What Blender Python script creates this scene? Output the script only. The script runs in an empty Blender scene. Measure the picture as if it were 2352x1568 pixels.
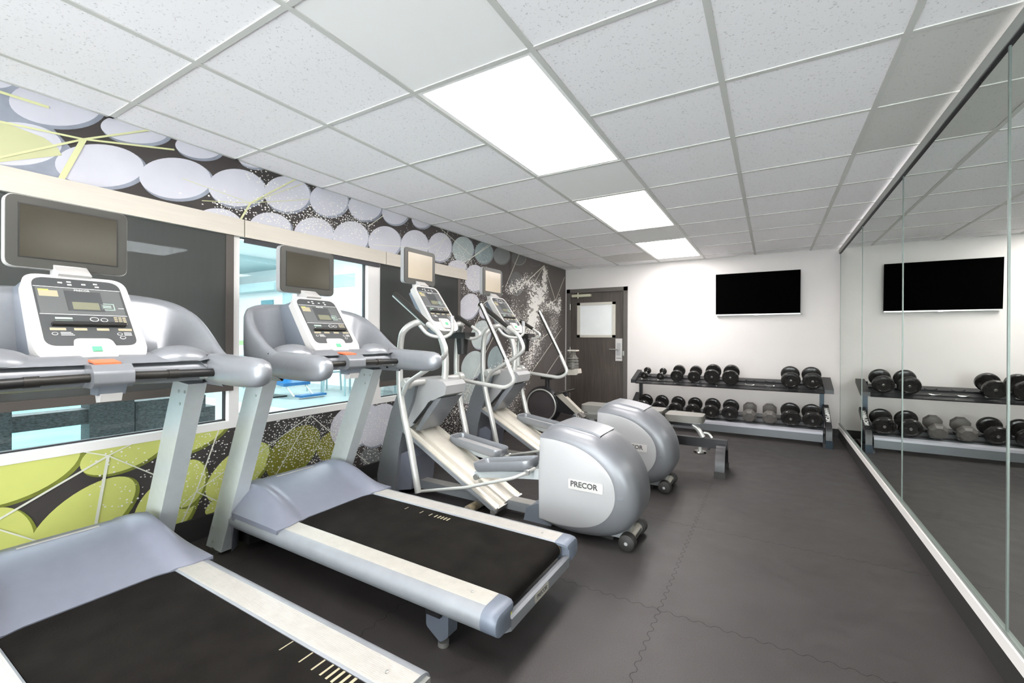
import bpy, bmesh, math, random
from mathutils import Vector, Matrix
random.seed(7)
PI = math.pi
sc = bpy.context.scene
col = sc.collection

# ------------------------------------------------------------------ materials
MATS = {}
def mat(name, c=(0.5, 0.5, 0.5), rough=0.5, metal=0.0, noise=0.0, nscale=30, bump=0.0, bscale=60,
        emit=None, estr=0.0, spec=0.5, coat=0.0, stretch=None):
    if name in MATS: return MATS[name]
    m = bpy.data.materials.new(name); m.use_nodes = True
    nt = m.node_tree; b = nt.nodes['Principled BSDF']
    b.inputs['Base Color'].default_value = (*c, 1)
    b.inputs['Roughness'].default_value = rough
    b.inputs['Metallic'].default_value = metal
    b.inputs['Specular IOR Level'].default_value = spec
    b.inputs['Coat Weight'].default_value = coat
    tc = nt.nodes.new('ShaderNodeTexCoord'); mp = nt.nodes.new('ShaderNodeMapping')
    nt.links.new(tc.outputs['Object'], mp.inputs['Vector'])
    if stretch: mp.inputs['Scale'].default_value = stretch
    if noise > 0:
        n = nt.nodes.new('ShaderNodeTexNoise'); n.inputs['Scale'].default_value = nscale
        n.inputs['Detail'].default_value = 4
        nt.links.new(mp.outputs['Vector'], n.inputs['Vector'])
        r = nt.nodes.new('ShaderNodeMapRange')
        r.inputs['From Min'].default_value = 0.3; r.inputs['From Max'].default_value = 0.7
        r.inputs['To Min'].default_value = 1 - noise; r.inputs['To Max'].default_value = 1 + noise
        nt.links.new(n.outputs['Fac'], r.inputs['Value'])
        mx = nt.nodes.new('ShaderNodeVectorMath'); mx.operation = 'SCALE'
        mx.inputs[0].default_value = c
        nt.links.new(r.outputs['Result'], mx.inputs['Scale'])
        nt.links.new(mx.outputs['Vector'], b.inputs['Base Color'])
    if bump > 0:
        n2 = nt.nodes.new('ShaderNodeTexNoise'); n2.inputs['Scale'].default_value = bscale
        nt.links.new(mp.outputs['Vector'], n2.inputs['Vector'])
        bp = nt.nodes.new('ShaderNodeBump'); bp.inputs['Strength'].default_value = bump
        bp.inputs['Distance'].default_value = 0.01
        nt.links.new(n2.outputs['Fac'], bp.inputs['Height'])
        nt.links.new(bp.outputs['Normal'], b.inputs['Normal'])
    if emit:
        b.inputs['Emission Color'].default_value = (*emit, 1)
        b.inputs['Emission Strength'].default_value = estr
    MATS[name] = m
    return m

def glass_mat(name, tint, refl, rough=0.0, body=None, bodyfac=0.0):
    m = bpy.data.materials.new(name); m.use_nodes = True; nt = m.node_tree; nt.nodes.clear()
    out = nt.nodes.new('ShaderNodeOutputMaterial')
    t = nt.nodes.new('ShaderNodeBsdfTransparent'); t.inputs['Color'].default_value = (*tint, 1)
    g = nt.nodes.new('ShaderNodeBsdfGlossy'); g.inputs['Roughness'].default_value = rough
    fr = nt.nodes.new('ShaderNodeFresnel'); fr.inputs['IOR'].default_value = 1.45
    mul = nt.nodes.new('ShaderNodeMath'); mul.operation = 'MULTIPLY'; mul.inputs[1].default_value = refl
    nt.links.new(fr.outputs[0], mul.inputs[0])
    mx = nt.nodes.new('ShaderNodeMixShader')
    nt.links.new(mul.outputs[0], mx.inputs['Fac']); nt.links.new(t.outputs[0], mx.inputs[1]); nt.links.new(g.outputs[0], mx.inputs[2])
    last = mx
    if body:
        d = nt.nodes.new('ShaderNodeBsdfDiffuse')
        d.inputs['Color'].default_value = (*body, 1)
        tc = nt.nodes.new('ShaderNodeTexCoord'); n = nt.nodes.new('ShaderNodeTexNoise'); n.inputs['Scale'].default_value = 8
        mp = nt.nodes.new('ShaderNodeMapping'); mp.inputs['Scale'].default_value = (1, 6, .6)
        nt.links.new(tc.outputs['Object'], mp.inputs['Vector']); nt.links.new(mp.outputs[0], n.inputs['Vector'])
        r = nt.nodes.new('ShaderNodeMapRange'); r.inputs['To Min'].default_value = bodyfac - .04; r.inputs['To Max'].default_value = bodyfac + .04
        nt.links.new(n.outputs['Fac'], r.inputs['Value'])
        m2 = nt.nodes.new('ShaderNodeMixShader')
        nt.links.new(r.outputs[0], m2.inputs['Fac'])
        nt.links.new(mx.outputs[0], m2.inputs[1]); nt.links.new(d.outputs[0], m2.inputs[2]); last = m2
    nt.links.new(last.outputs[0], out.inputs['Surface'])
    MATS[name] = m
    return m

wall_white = mat('wall_white', (.60, .57, .555), .7, noise=.015, nscale=3, bump=.05, bscale=150)
silver = mat('silver_plastic', (.24, .25, .27), .32, .35, noise=.03, nscale=40)
silver_dark = mat('silver_plastic_darker', (.20, .225, .265), .38, .3)
rim_grey = mat('housing_grey', (.165, .17, .185), .36, .3, noise=.03, nscale=12)
hood_lav = mat('hood_lavender', (.20, .21, .26), .36, .25, noise=.03, nscale=20)
cap_blue = mat('cap_blue_grey', (.13, .15, .19), .45, .15)
column_m = mat('column_silver', (.50, .53, .54), .36, .25, noise=.03, nscale=25)
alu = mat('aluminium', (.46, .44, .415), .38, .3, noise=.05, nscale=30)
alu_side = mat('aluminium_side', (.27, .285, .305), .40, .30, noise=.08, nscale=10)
tube_m = mat('tube_silver', (.50, .50, .48), .3, .35)
ramp_m = mat('ramp_cream', (.50, .47, .41), .35, .3, noise=.06, nscale=14)
whitep = mat('white_plastic', (.50, .487, .475), .32)
lightp = mat('light_grey_plastic', (.34, .34, .345), .36, noise=.01, nscale=6)
panel_dark = mat('panel_dark', (.055, .058, .06), .35)
panel_mid = mat('panel_mid', (.10, .105, .105), .4)
lcd = mat('lcd', (.17, .17, .12), .25)
lcd2 = mat('readout', (.35, .31, .21), .4)
greenp = mat('button_green', (.12, .50, .24), .7, spec=.1)
paleg = mat('pale_green_print', (.33, .46, .38), .5)
yellowp = mat('label_yellow', (.62, .58, .10), .5)
printw = mat('print_white', (.72, .72, .70), .5)
printg = mat('print_grey', (.06, .06, .06), .5)
orange = mat('orange_stop', (.80, .14, .05), .4)
black = mat('black_plastic', (.012, .012, .012), .4)
blackm = mat('black_metal', (.018, .018, .02), .35, .2, noise=.1, nscale=20)
bluek = mat('blue_black_metal', (.02, .035, .05), .25, .4)
rubber = mat('black_rubber', (.022, .021, .02), .6, bump=.1, bscale=200)
grip_m = mat('grip_black', (.03, .028, .025), .4, .3)
chrome = mat('chrome', (.62, .62, .60), .14, 1.0)
steel = mat('steel', (.45, .45, .43), .3, .8)
beltm = mat('belt_black', (.010, .009, .008), .75, spec=.04, noise=.25, nscale=9, bump=.15, bscale=120)
screen_m = mat('screen_off', (.038, .032, .020), .18, 0, spec=.6)
bezel = mat('bezel_grey', (.045, .044, .038), .4)
tvm = mat('tv_black', (.001, .001, .001), .6, spec=0)
rust = mat('rusty_steel', (.36, .30, .20), .55, .3, noise=.3, nscale=30)
db_m = mat('dumbbell_rubber', (.016, .015, .0145), .27, noise=.15, nscale=30)
db_hex = mat('dumbbell_grey_rubber', (.10, .092, .085), .5, noise=.15, nscale=25)
padm = mat('pad_vinyl', (.15, .145, .13), .4, noise=.05, nscale=10)
lavlip = mat('shelf_lip', (.42, .42, .46), .35, .3)
shelfg = mat('shelf_grey', (.13, .14, .15), .4, .3)
valm = mat('valance_cream', (.62, .565, .49), .5, noise=.04, nscale=6, stretch=(1, .6, 12))
framew = mat('window_frame', (.82, .79, .77), .4)
gasket = mat('gasket', (.03, .03, .035), .5)
brownbar = mat('shade_bar', (.085, .070, .062), .5)
green_edge = mat('glass_edge', (.16, .19, .175), .35, .2)
doorw = mat('door_wood', (.062, .050, .042), .45, noise=.28, nscale=7, stretch=(9, 9, .5))
doorf = mat('door_frame', (.085, .075, .068), .45)
beige = mat('vision_frame', (.50, .475, .42), .45)
frost = mat('vision_pane', (.72, .74, .74), .3, noise=.04, nscale=3)
brass = mat('closer_metal', (.52, .50, .38), .35, .4)
wicker = mat('wicker', (.055, .065, .068), .55, noise=.6, nscale=60, bump=.6, bscale=90, stretch=(1, 1, 2))
bluech = mat('blue_plastic', (.012, .12, .30), .3)
blue_l = mat('patio_blue_grey', (.33, .46, .48), .35, .3)
water = mat('pool_water', (.20, .46, .46), .5, noise=.15, nscale=2, spec=.1)
halltile = mat('hall_tile', (.30, .37, .37), .35, noise=.1, nscale=4)
halldeck = mat('hall_deck', (.74, .77, .77), .4, noise=.05, nscale=5)
hallwall = mat('hall_wall', (.78, .78, .78), .6)
hallteal = mat('hall_teal', (.44, .55, .57), .6)
hallgreen = mat('hall_green', (.42, .60, .28), .6)
signt = mat('sign_teal', (.12, .27, .31), .4)
strapm = mat('strap_print', (.12, .11, .10), .5)
glassm = glass_mat('window_glass', (.93, .98, .98), .6)
shade_m = glass_mat('shade_fabric', (.95, .95, .95), .0, body=(.075, .076, .072), bodyfac=.90)
jar_m = glass_mat('clear_plastic', (.75, .75, .72), 1.0, body=(.25, .24, .22), bodyfac=.35)

def mirror_mat():
    m = bpy.data.materials.new('mirror_glass'); m.use_nodes = True; nt = m.node_tree; nt.nodes.clear()
    o = nt.nodes.new('ShaderNodeOutputMaterial'); g = nt.nodes.new('ShaderNodeBsdfGlossy')
    g.inputs['Color'].default_value = (.84, .87, .845, 1); g.inputs['Roughness'].default_value = 0.0
    nt.links.new(g.outputs[0], o.inputs['Surface']); return m
mirrorm = mirror_mat()

def light_mat(name, c, s):
    m = bpy.data.materials.new(name); m.use_nodes = True; nt = m.node_tree; nt.nodes.clear()
    o = nt.nodes.new('ShaderNodeOutputMaterial'); e = nt.nodes.new('ShaderNodeEmission')
    e.inputs['Color'].default_value = (*c, 1); e.inputs['Strength'].default_value = s
    nt.links.new(e.outputs[0], o.inputs['Surface']); return m
PANEL = light_mat('panel_light', (1, .96, .935), 11.0)
HALL_FILL = light_mat('hall_fill_light', (.95, .96, 1), 13.0)

def tile_mat(name, c, dots):
    m = mat(name, c, .8)
    nt = m.node_tree; b = nt.nodes['Principled BSDF']
    tc = nt.nodes.new('ShaderNodeTexCoord'); v = nt.nodes.new('ShaderNodeTexNoise')
    v.inputs['Scale'].default_value = 110; v.inputs['Detail'].default_value = 2
    nt.links.new(tc.outputs['Object'], v.inputs['Vector'])
    cr = nt.nodes.new('ShaderNodeValToRGB')
    cr.color_ramp.elements[0].position = .29; cr.color_ramp.elements[1].position = .37
    k = 1 - dots
    cr.color_ramp.elements[0].color = (c[0] * k, c[1] * k, c[2] * k, 1); cr.color_ramp.elements[1].color = (*c, 1)
    nt.links.new(v.outputs['Fac'], cr.inputs['Fac'])
    nt.links.new(cr.outputs[0], b.inputs['Base Color'])
    return m
tile_m = tile_mat('ceiling_tile', (.94, .925, .95), .30)
tile_dull = tile_mat('ceiling_tile_aged', (.66, .65, .63), .25)
tile_plain = mat('ceiling_tile_plain', (.92, .92, .915), .8)
tbar = mat('ceiling_bar', (.60, .60, .575), .5)

def floor_mat():
    m = mat('rubber_floor', (.08, .075, .074), .5, spec=.28)
    nt = m.node_tree; b = nt.nodes['Principled BSDF']
    tc = nt.nodes.new('ShaderNodeTexCoord')
    n1 = nt.nodes.new('ShaderNodeTexNoise'); n1.inputs['Scale'].default_value = 260; n1.inputs['Detail'].default_value = 3
    n2 = nt.nodes.new('ShaderNodeTexNoise'); n2.inputs['Scale'].default_value = 1.6; n2.inputs['Detail'].default_value = 5
    n3 = nt.nodes.new('ShaderNodeTexNoise'); n3.inputs['Scale'].default_value = 9; n3.inputs['Detail'].default_value = 5
    for n in (n1, n2, n3): nt.links.new(tc.outputs['Object'], n.inputs['Vector'])
    r1 = nt.nodes.new('ShaderNodeMapRange'); r1.inputs['From Min'].default_value = .3; r1.inputs['From Max'].default_value = .75
    r1.inputs['To Min'].default_value = .75; r1.inputs['To Max'].default_value = 1.35
    r2 = nt.nodes.new('ShaderNodeMapRange'); r2.inputs['From Min'].default_value = .3; r2.inputs['From Max'].default_value = .7
    r2.inputs['To Min'].default_value = .88; r2.inputs['To Max'].default_value = 1.12
    r3 = nt.nodes.new('ShaderNodeMapRange'); r3.inputs['From Min'].default_value = .3; r3.inputs['From Max'].default_value = .7
    r3.inputs['To Min'].default_value = .9; r3.inputs['To Max'].default_value = 1.12
    nt.links.new(n1.outputs['Fac'], r1.inputs[0]); nt.links.new(n2.outputs['Fac'], r2.inputs[0]); nt.links.new(n3.outputs['Fac'], r3.inputs[0])
    a = nt.nodes.new('ShaderNodeMath'); a.operation = 'MULTIPLY'; a2 = nt.nodes.new('ShaderNodeMath'); a2.operation = 'MULTIPLY'
    nt.links.new(r1.outputs[0], a.inputs[0]); nt.links.new(r2.outputs[0], a.inputs[1])
    nt.links.new(a.outputs[0], a2.inputs[0]); nt.links.new(r3.outputs[0], a2.inputs[1])
    s = nt.nodes.new('ShaderNodeVectorMath'); s.operation = 'SCALE'; s.inputs[0].default_value = (.038, .034, .0335)
    nt.links.new(a2.outputs[0], s.inputs['Scale']); nt.links.new(s.outputs['Vector'], b.inputs['Base Color'])
    rr = nt.nodes.new('ShaderNodeMapRange'); rr.inputs['To Min'].default_value = .38; rr.inputs['To Max'].default_value = .62
    nt.links.new(n3.outputs['Fac'], rr.inputs[0]); nt.links.new(rr.outputs[0], b.inputs['Roughness'])
    bp = nt.nodes.new('ShaderNodeBump'); bp.inputs['Strength'].default_value = .25; bp.inputs['Distance'].default_value = .003
    nt.links.new(n1.outputs['Fac'], bp.inputs['Height']); nt.links.new(bp.outputs[0], b.inputs['Normal'])
    return m
floorm = floor_mat()
seamm = mat('floor_seam', (.017, .0155, .015), .7, spec=.2)
# mural inks
mu_dark = mat('mural_dark', (.045, .038, .036), .55, noise=.25, nscale=3)
mu_brown = mat('mural_brown_grey', (.095, .083, .075), .55, noise=.1, nscale=3)
mu_lav = mat('mural_lavender', (.60, .59, .65), .55, noise=.06, nscale=4)
mu_rim = mat('mural_rim', (.28, .30, .36), .55, noise=.25, nscale=6)
mu_teal = mat('mural_teal', (.44, .50, .50), .55, noise=.10, nscale=6)
mu_teal2 = mat('mural_teal_dark', (.26, .32, .33), .55, noise=.12, nscale=6)
mu_gray = mat('mural_grey', (.19, .20, .20), .55, noise=.1, nscale=6)
mu_gray2 = mat('mural_grey_dark', (.12, .118, .115), .55, noise=.1, nscale=6)
mu_gray3 = mat('mural_grey_faint', (.105, .094, .092), .55)
mu_yel = mat('mural_yellow', (.60, .62, .17), .55, noise=.07, nscale=3)
mu_yrim = mat('mural_yellow_rim', (.20, .22, .03), .55, noise=.3, nscale=6)
mu_oli = mat('mural_olive', (.22, .21, .02), .55, noise=.2, nscale=9)
mu_pale = mat('mural_pale_yellow', (.58, .58, .33), .55, noise=.08, nscale=5)
mu_line = mat('mural_line', (.72, .72, .62), .55)
mu_yline = mat('mural_line_yellow', (.66, .66, .36), .55)
mu_dot = mat('mural_dot', (.80, .78, .74), .55)

# ------------------------------------------------------------------ mesh builder
def rp(pts, rad, n=5):
    """polygon with rounded corners"""
    out = []; N = len(pts)
    for i, p in enumerate(pts):
        r = rad[i] if isinstance(rad, (list, tuple)) else rad
        a = Vector(pts[i - 1]); b = Vector(p); c = Vector(pts[(i + 1) % N])
        if r <= 0: out.append(tuple(b)); continue
        d1 = (a - b); d2 = (c - b); l1, l2 = d1.length, d2.length
        t = min(r, l1 * .49, l2 * .49); p1 = b + d1 / l1 * t; p2 = b + d2 / l2 * t
        for k in range(n + 1):
            s = k / n
            q = p1 * (1 - s) ** 2 + b * 2 * s * (1 - s) + p2 * s * s
            out.append(tuple(q))
    return out

def smooth_path(pts, n=6):
    P = [Vector(p) for p in pts]
    if len(P) < 3: return P
    out = []
    for i in range(len(P) - 1):
        p0 = P[i - 1] if i else P[0] * 2 - P[1]; p1 = P[i]; p2 = P[i + 1]
        p3 = P[i + 2] if i + 2 < len(P) else P[-1] * 2 - P[-2]
        for k in range(n):
            t = k / n
            out.append(.5 * ((2 * p1) + (p2 - p0) * t + (2 * p0 - 5 * p1 + 4 * p2 - p3) * t * t + (3 * p1 - p0 - 3 * p2 + p3) * t ** 3))
    out.append(P[-1]); return out

def corner_path(pts, r, n=5):
    """3d polyline with rounded corners"""
    P = [Vector(p) for p in pts]; out = [P[0]]
    for i in range(1, len(P) - 1):
        a, b, c = P[i - 1], P[i], P[i + 1]
        l1, l2 = (a - b).length, (c - b).length; t = min(r, l1 * .48, l2 * .48)
        p1 = b + (a - b) / l1 * t; p2 = b + (c - b) / l2 * t
        for k in range(n + 1):
            s = k / n; out.append(p1 * (1 - s) ** 2 + b * 2 * s * (1 - s) + p2 * s * s)
    out.append(P[-1]); return out

class B:
    def __init__(s, M=None):
        s.bm = bmesh.new(); s.mats = []; s.M = M
    def mi(s, m):
        if m not in s.mats: s.mats.append(m)
        return s.mats.index(m)
    def _add(s, verts, faces, m, bev=0, seg=2, M=None):
        T = s.M if M is None else M
        vs = [s.bm.verts.new((T @ Vector(v)) if T is not None else Vector(v)) for v in verts]
        k = s.mi(m); fs = []
        for f in faces:
            try: fc = s.bm.faces.new([vs[i] for i in f]); fc.material_index = k; fs.append(fc)
            except ValueError: pass
        if bev > 0:
            es = set()
            for f in fs:
                for e in f.edges:
                    if len(e.link_faces) == 2 and e.calc_face_angle(0) > .5: es.add(e)
            bmesh.ops.recalc_face_normals(s.bm, faces=fs)
            r = bmesh.ops.bevel(s.bm, geom=list(es), offset=bev, segments=seg, affect='EDGES', profile=.5, clamp_overlap=True)
            for f in r['faces']: f.material_index = k
        return vs
    def box(s, x0, x1, y0, y1, z0, z1, m, bev=0, seg=2, M=None):
        v = [(x0, y0, z0), (x1, y0, z0), (x1, y1, z0), (x0, y1, z0), (x0, y0, z1), (x1, y0, z1), (x1, y1, z1), (x0, y1, z1)]
        f = [(0, 3, 2, 1), (4, 5, 6, 7), (0, 1, 5, 4), (1, 2, 6, 5), (2, 3, 7, 6), (3, 0, 4, 7)]
        s._add(v, f, m, bev, seg, M)
    def prism(s, poly, axis, a, b, m, bev=0, seg=2, M=None):
        """poly in the two other axes (order xyz without axis), extruded a..b along axis"""
        def P(p, t):
            if axis == 'x': return (t, p[0], p[1])
            if axis == 'y': return (p[0], t, p[1])
            return (p[0], p[1], t)
        n = len(poly); v = [P(p, a) for p in poly] + [P(p, b) for p in poly]
        f = [tuple(range(n)), tuple(range(2 * n - 1, n - 1, -1))] + [(i, (i + 1) % n, n + (i + 1) % n, n + i) for i in range(n)]
        s._add(v, f, m, bev, seg, M)
    def rings(s, rings, m, cap=True, M=None, closed=True):
        n = len(rings[0]); v = [p for r in rings for p in r]; f = []
        for i in range(len(rings) - 1):
            for j in range(n if closed else n - 1):
                k = (j + 1) % n
                f.append((i * n + j, i * n + k, (i + 1) * n + k, (i + 1) * n + j))
        if cap and closed:
            f.append(tuple(range(n - 1, -1, -1))); f.append(tuple(range((len(rings) - 1) * n, len(rings) * n)))
        s._add(v, f, m, M=M)
    def tube(s, path, r, m, seg=12, cap=True, M=None, flat=1.0):
        P = [Vector(p) for p in path]; n = len(P)
        R = r if isinstance(r, (list, tuple)) else [r] * n
        if len(R) != n: R = [R[0] + (R[-1] - R[0]) * i / (n - 1) for i in range(n)]
        t0 = (P[1] - P[0]).normalized()
        up = Vector((0, 0, 1)) if abs(t0.z) < .9 else Vector((0, 1, 0))
        u = t0.cross(up).normalized(); rings = []
        for i in range(n):
            t = (P[min(i + 1, n - 1)] - P[max(i - 1, 0)]).normalized()
            u = (u - t * u.dot(t)).normalized(); w = t.cross(u)
            rings.append([tuple(P[i] + (u * math.cos(2 * PI * k / seg) + w * flat * math.sin(2 * PI * k / seg)) * R[i]) for k in range(seg)])
        s.rings(rings, m, cap, M)
    def lathe(s, prof, c, axis, m, seg=24, M=None):
        """prof: list of (radius, t along axis) from centre c"""
        c = Vector(c); rings = []
        ax = {'x': (Vector((0, 1, 0)), Vector((0, 0, 1)), Vector((1, 0, 0))), 'y': (Vector((1, 0, 0)), Vector((0, 0, 1)), Vector((0, 1, 0))),
              'z': (Vector((1, 0, 0)), Vector((0, 1, 0)), Vector((0, 0, 1)))}[axis]
        for r, t in prof:
            rings.append([tuple(c + ax[0] * r * math.cos(2 * PI * k / seg) + ax[1] * r * math.sin(2 * PI * k / seg) + ax[2] * t) for k in range(seg)])
        s.rings(rings, m, True, M)
    def poly(s, pts, m, M=None):
        s._add(pts, [tuple(range(len(pts)))], m, M=M)
    def text(s, txt, size, M, m, depth=.0008, align='CENTER', bold=0):
        cu = bpy.data.curves.new('lettering', 'FONT'); cu.body = txt; cu.size = size; cu.extrude = depth; cu.offset = bold
        cu.align_x = align; cu.align_y = 'CENTER'; cu.resolution_u = 3
        o = bpy.data.objects.new('lettering', cu); col.objects.link(o)
        dg = bpy.context.evaluated_depsgraph_get(); me = bpy.data.meshes.new_from_object(o.evaluated_get(dg))
        k = s.mi(m); n0 = len(s.bm.faces); nv = len(s.bm.verts)
        s.bm.from_mesh(me); s.bm.verts.ensure_lookup_table(); s.bm.faces.ensure_lookup_table()
        for v in s.bm.verts[nv:]: v.co = M @ v.co
        for f in s.bm.faces[n0:]: f.material_index = k
        bpy.data.objects.remove(o); bpy.data.curves.remove(cu); bpy.data.meshes.remove(me)
    def done(s, name, parent=None, off=(0, 0, 0), smooth=True, angle=.6, recalc=True):
        if recalc: bmesh.ops.recalc_face_normals(s.bm, faces=s.bm.faces[:])
        if any(off): bmesh.ops.translate(s.bm, verts=s.bm.verts[:], vec=-Vector(off))
        me = bpy.data.meshes.new(name); s.bm.to_mesh(me); s.bm.free()
        for m in s.mats: me.materials.append(m)
        if smooth:
            me.shade_smooth(); me.set_sharp_from_angle(angle=angle)
        o = bpy.data.objects.new(name, me); col.objects.link(o)
        if parent: o.parent = parent
        return o

def tag(o, label, cat, group=None, kind=None):
    if label: o['label'] = label
    if cat: o['category'] = cat
    if group: o['group'] = group
    if kind: o['kind'] = kind
    return o
def struct(o): o['kind'] = 'structure'; return o
def thing(name, label, cat, loc, group=None):
    o = bpy.data.objects.new(name, None); col.objects.link(o); o.location = loc; o.empty_display_size = .1
    return tag(o, label, cat, group)
def copy_tree(o, parent=None):
    c = o.copy(); col.objects.link(c)
    c.parent = parent
    for ch in [x for x in o.children]: copy_tree(ch, c)
    return c

# ------------------------------------------------------------------ room
XL, XR, YB, YF, H = -2.91, .7226, 6.6465, -2.6, 2.3132
b = B(); b.box(XL - .02, XR + .02, YF, YB + .02, -.06, 0, floorm); 
b.done('floor', smooth=False)['kind'] = 'structure'
b = B()
random.seed(3)
def seam(p, q, amp=.008, step=.016, w=.0022):
    p = Vector((*p, 0)); q = Vector((*q, 0)); d = q - p; L = d.length; d.normalize(); n = Vector((-d.y, d.x, 0)); k = int(L / step)
    pts = []
    for i in range(k + 1):
        ph = i % 4
        pts.append(p + d * i * step + n * (amp if ph in (1, 2) else -amp))
    for i in range(k):
        a, c = pts[i], pts[i + 1]; t = (c - a).normalized(); m = Vector((-t.y, t.x, 0)) * w / 2
        b.poly([(v.x, v.y, .0004) for v in (a - m, c - m, c + m, a + m)], seamm)
seam((-.42, .9), (-.42, 6.4)); seam((-2.9, 2.0), (.70, 2.0)); seam((-2.9, 4.0), (.70, 4.0)); seam((-1.42, 0), (-1.42, 6.4)); seam((-2.42, 0), (-2.42, 6.4))
seam((-2.9, 3.0), (.70, 3.0)); seam((-2.9, 5.0), (.70, 5.0))
struct(b.done('trim_1', smooth=False))
# ceiling
X0, Y0, G = -3.2383, .8813, .61
b = B()
xs = [XL] + [X0 + G * i for i in range(1, 7)] + [XR]
ys = [YF] + [Y0 + G * j for j in range(-5, 10)] + [YB]
def is_light(i, j):   # i-th column, lower y of the cell
    return i == 3 and any(abs(ys[j] - (Y0 + G * k)) < .01 for k in (1, 2, 4, 5, 7, 8, -2, -1, -5, -4))
for i in range(7):
    for j in range(len(ys) - 1):
        if is_light(i, j): continue
        m = tile_m
        if i == 6 and 2.05 < ys[j] < 3.0: m = tile_dull
        if i == 2 and 5.7 < ys[j] < 6.2: m = tile_dull
        if i == 3 and abs(ys[j] - Y0) < .01: m = tile_plain
        if i == 3: m = tile_plain
        x0, x1, y0, y1 = xs[i], xs[i + 1], ys[j], ys[j + 1]
        b.poly([(x0, y0, H), (x0, y1, H), (x1, y1, H), (x1, y0, H)], m)
b.box(XL, XR, YF, YB, H + .08, H + .12, tile_plain)
struct(b.done('ceiling', smooth=False, recalc=False))
b = B()
for x in xs[1:-1]: b.box(x - .012, x + .012, YF, YB, H - .005, H + .02, tbar)
for j, y in enumerate(ys[1:-1]):
    mid = is_light(3, j) and is_light(3, j + 1) and round((y - Y0) / G) in (2, 5, 8, -1, -4)
    if mid: b.box(XL, xs[3], y - .011, y + .011, H - .004, H + .02, tbar); b.box(xs[4], XR, y - .011, y + .011, H - .004, H + .02, tbar)
    else: b.box(XL, XR, y - .011, y + .011, H - .004, H + .02, tbar)
b.box(XL, XL + .02, YF, YB, H - .004, H, tbar); b.box(XL, XR, YB - .02, YB, H - .004, H, tbar)
struct(b.done('trim_2', smooth=False))
labels = ['bright rectangular ceiling light panel, largest and nearest of those in view',
          'bright rectangular ceiling light panel, the middle one in view',
          'bright ceiling light panel farthest from the camera, next to the white end wall',
          'ceiling light panel above the camera, in front of the nearest visible one', 'ceiling light panel behind the camera at the near end of the room']
for n, k in enumerate((1, 4, 7, -2, -5)):
    x0, x1, y0, y1 = xs[3], xs[4], Y0 + G * k, Y0 + G * (k + 2)
    t = thing('ceiling_light', labels[n], 'ceiling light', ((x0 + x1) / 2, (y0 + y1) / 2, H), 'ceiling light panels')
    off = t.location
    b = B(); w = .03
    b.box(x0 + .013, x0 + w, y0 + .013, y1 - .013, H - .002, H + .04, tile_plain); b.box(x1 - w, x1 - .013, y0 + .013, y1 - .013, H - .002, H + .04, tile_plain)
    b.box(x0 + w, x1 - w, y0 + .013, y0 + w, H - .002, H + .04, tile_plain); b.box(x0 + w, x1 - w, y1 - w, y1 - .013, H - .002, H + .04, tile_plain)
    b.done('frame', t, off, smooth=False)
    b = B(); b.box(x0 + w, x1 - w, y0 + w, y1 - w, H + .004, H + .03, PANEL)
    b.done('diffuser', t, off, smooth=False)

# left wall with openings
ZS, ZT = .66, 1.86          # glass opening
bays = [(.30, 1.455), (1.515, 2.548), (2.69, 3.76)]
b = B()
T = .16
def wbox(y0, y1, z0, z1, m=mu_dark): b.box(XL - T, XL, y0, y1, z0, z1, m)
wbox(YF, .30, 0, H); wbox(.30, 3.80, 0, .63); wbox(.30, 3.80, 1.86, H); wbox(3.80, 4.9, 0, H); 
b.box(XL - T, XL, 4.9, YB, 0, H, mu_brown)
# --- printed mural on the same wall
REG = [(.0, 3.80, .13, .628), (.0, 3.80, 1.86, H - .004), (3.80, 6.60, .13, H - .004), (-2.5, .295, .13, H - .004)]
def clip(poly, r):
    y0, y1, z0, z1 = r
    for ax, lim, sg in ((0, y0, 1), (0, y1, -1), (1, z0, 1), (1, z1, -1)):
        out = []; n = len(poly)
        for i in range(n):
            p, q = poly[i], poly[(i + 1) % n]
            ip = (p[ax] - lim) * sg >= 0; iq = (q[ax] - lim) * sg >= 0
            if ip: out.append(p)
            if ip != iq:
                t = (lim - p[ax]) / (q[ax] - p[ax]); out.append((p[0] + (q[0] - p[0]) * t, p[1] + (q[1] - p[1]) * t))
        poly = out
        if len(poly) < 3: return None
    return poly
LAY = [0.0006]
def ink(poly, m, lay=None):
    if lay is None: LAY[0] += .00001; lay = LAY[0]
    for r in REG:
        c = clip(poly, r)
        if c: b.poly([(XL + lay, y, z) for y, z in c], m)
def ell(cy, cz, a, bb, th, n=40, k=1.0, dy=0, dz=0):
    th = math.radians(th); return [(cy + dy + k * (a * math.cos(t) * math.cos(th) - bb * math.sin(t) * math.sin(th)),
                                    cz + dz + k * (a * math.cos(t) * math.sin(th) + bb * math.sin(t) * math.cos(th))) for t in [2 * PI * i / n for i in range(n)]]
ink([(.0, 1.8), (1.0, 1.8), (.55, H), (.0, H)], mu_rim)
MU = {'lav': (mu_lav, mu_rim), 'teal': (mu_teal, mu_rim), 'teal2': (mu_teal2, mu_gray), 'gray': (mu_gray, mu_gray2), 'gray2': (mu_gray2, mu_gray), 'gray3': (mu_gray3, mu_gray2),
      'yel': (mu_yel, mu_yrim), 'oli': (mu_oli, mu_yrim), 'pyel': (mu_pale, mu_yrim)}
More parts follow.
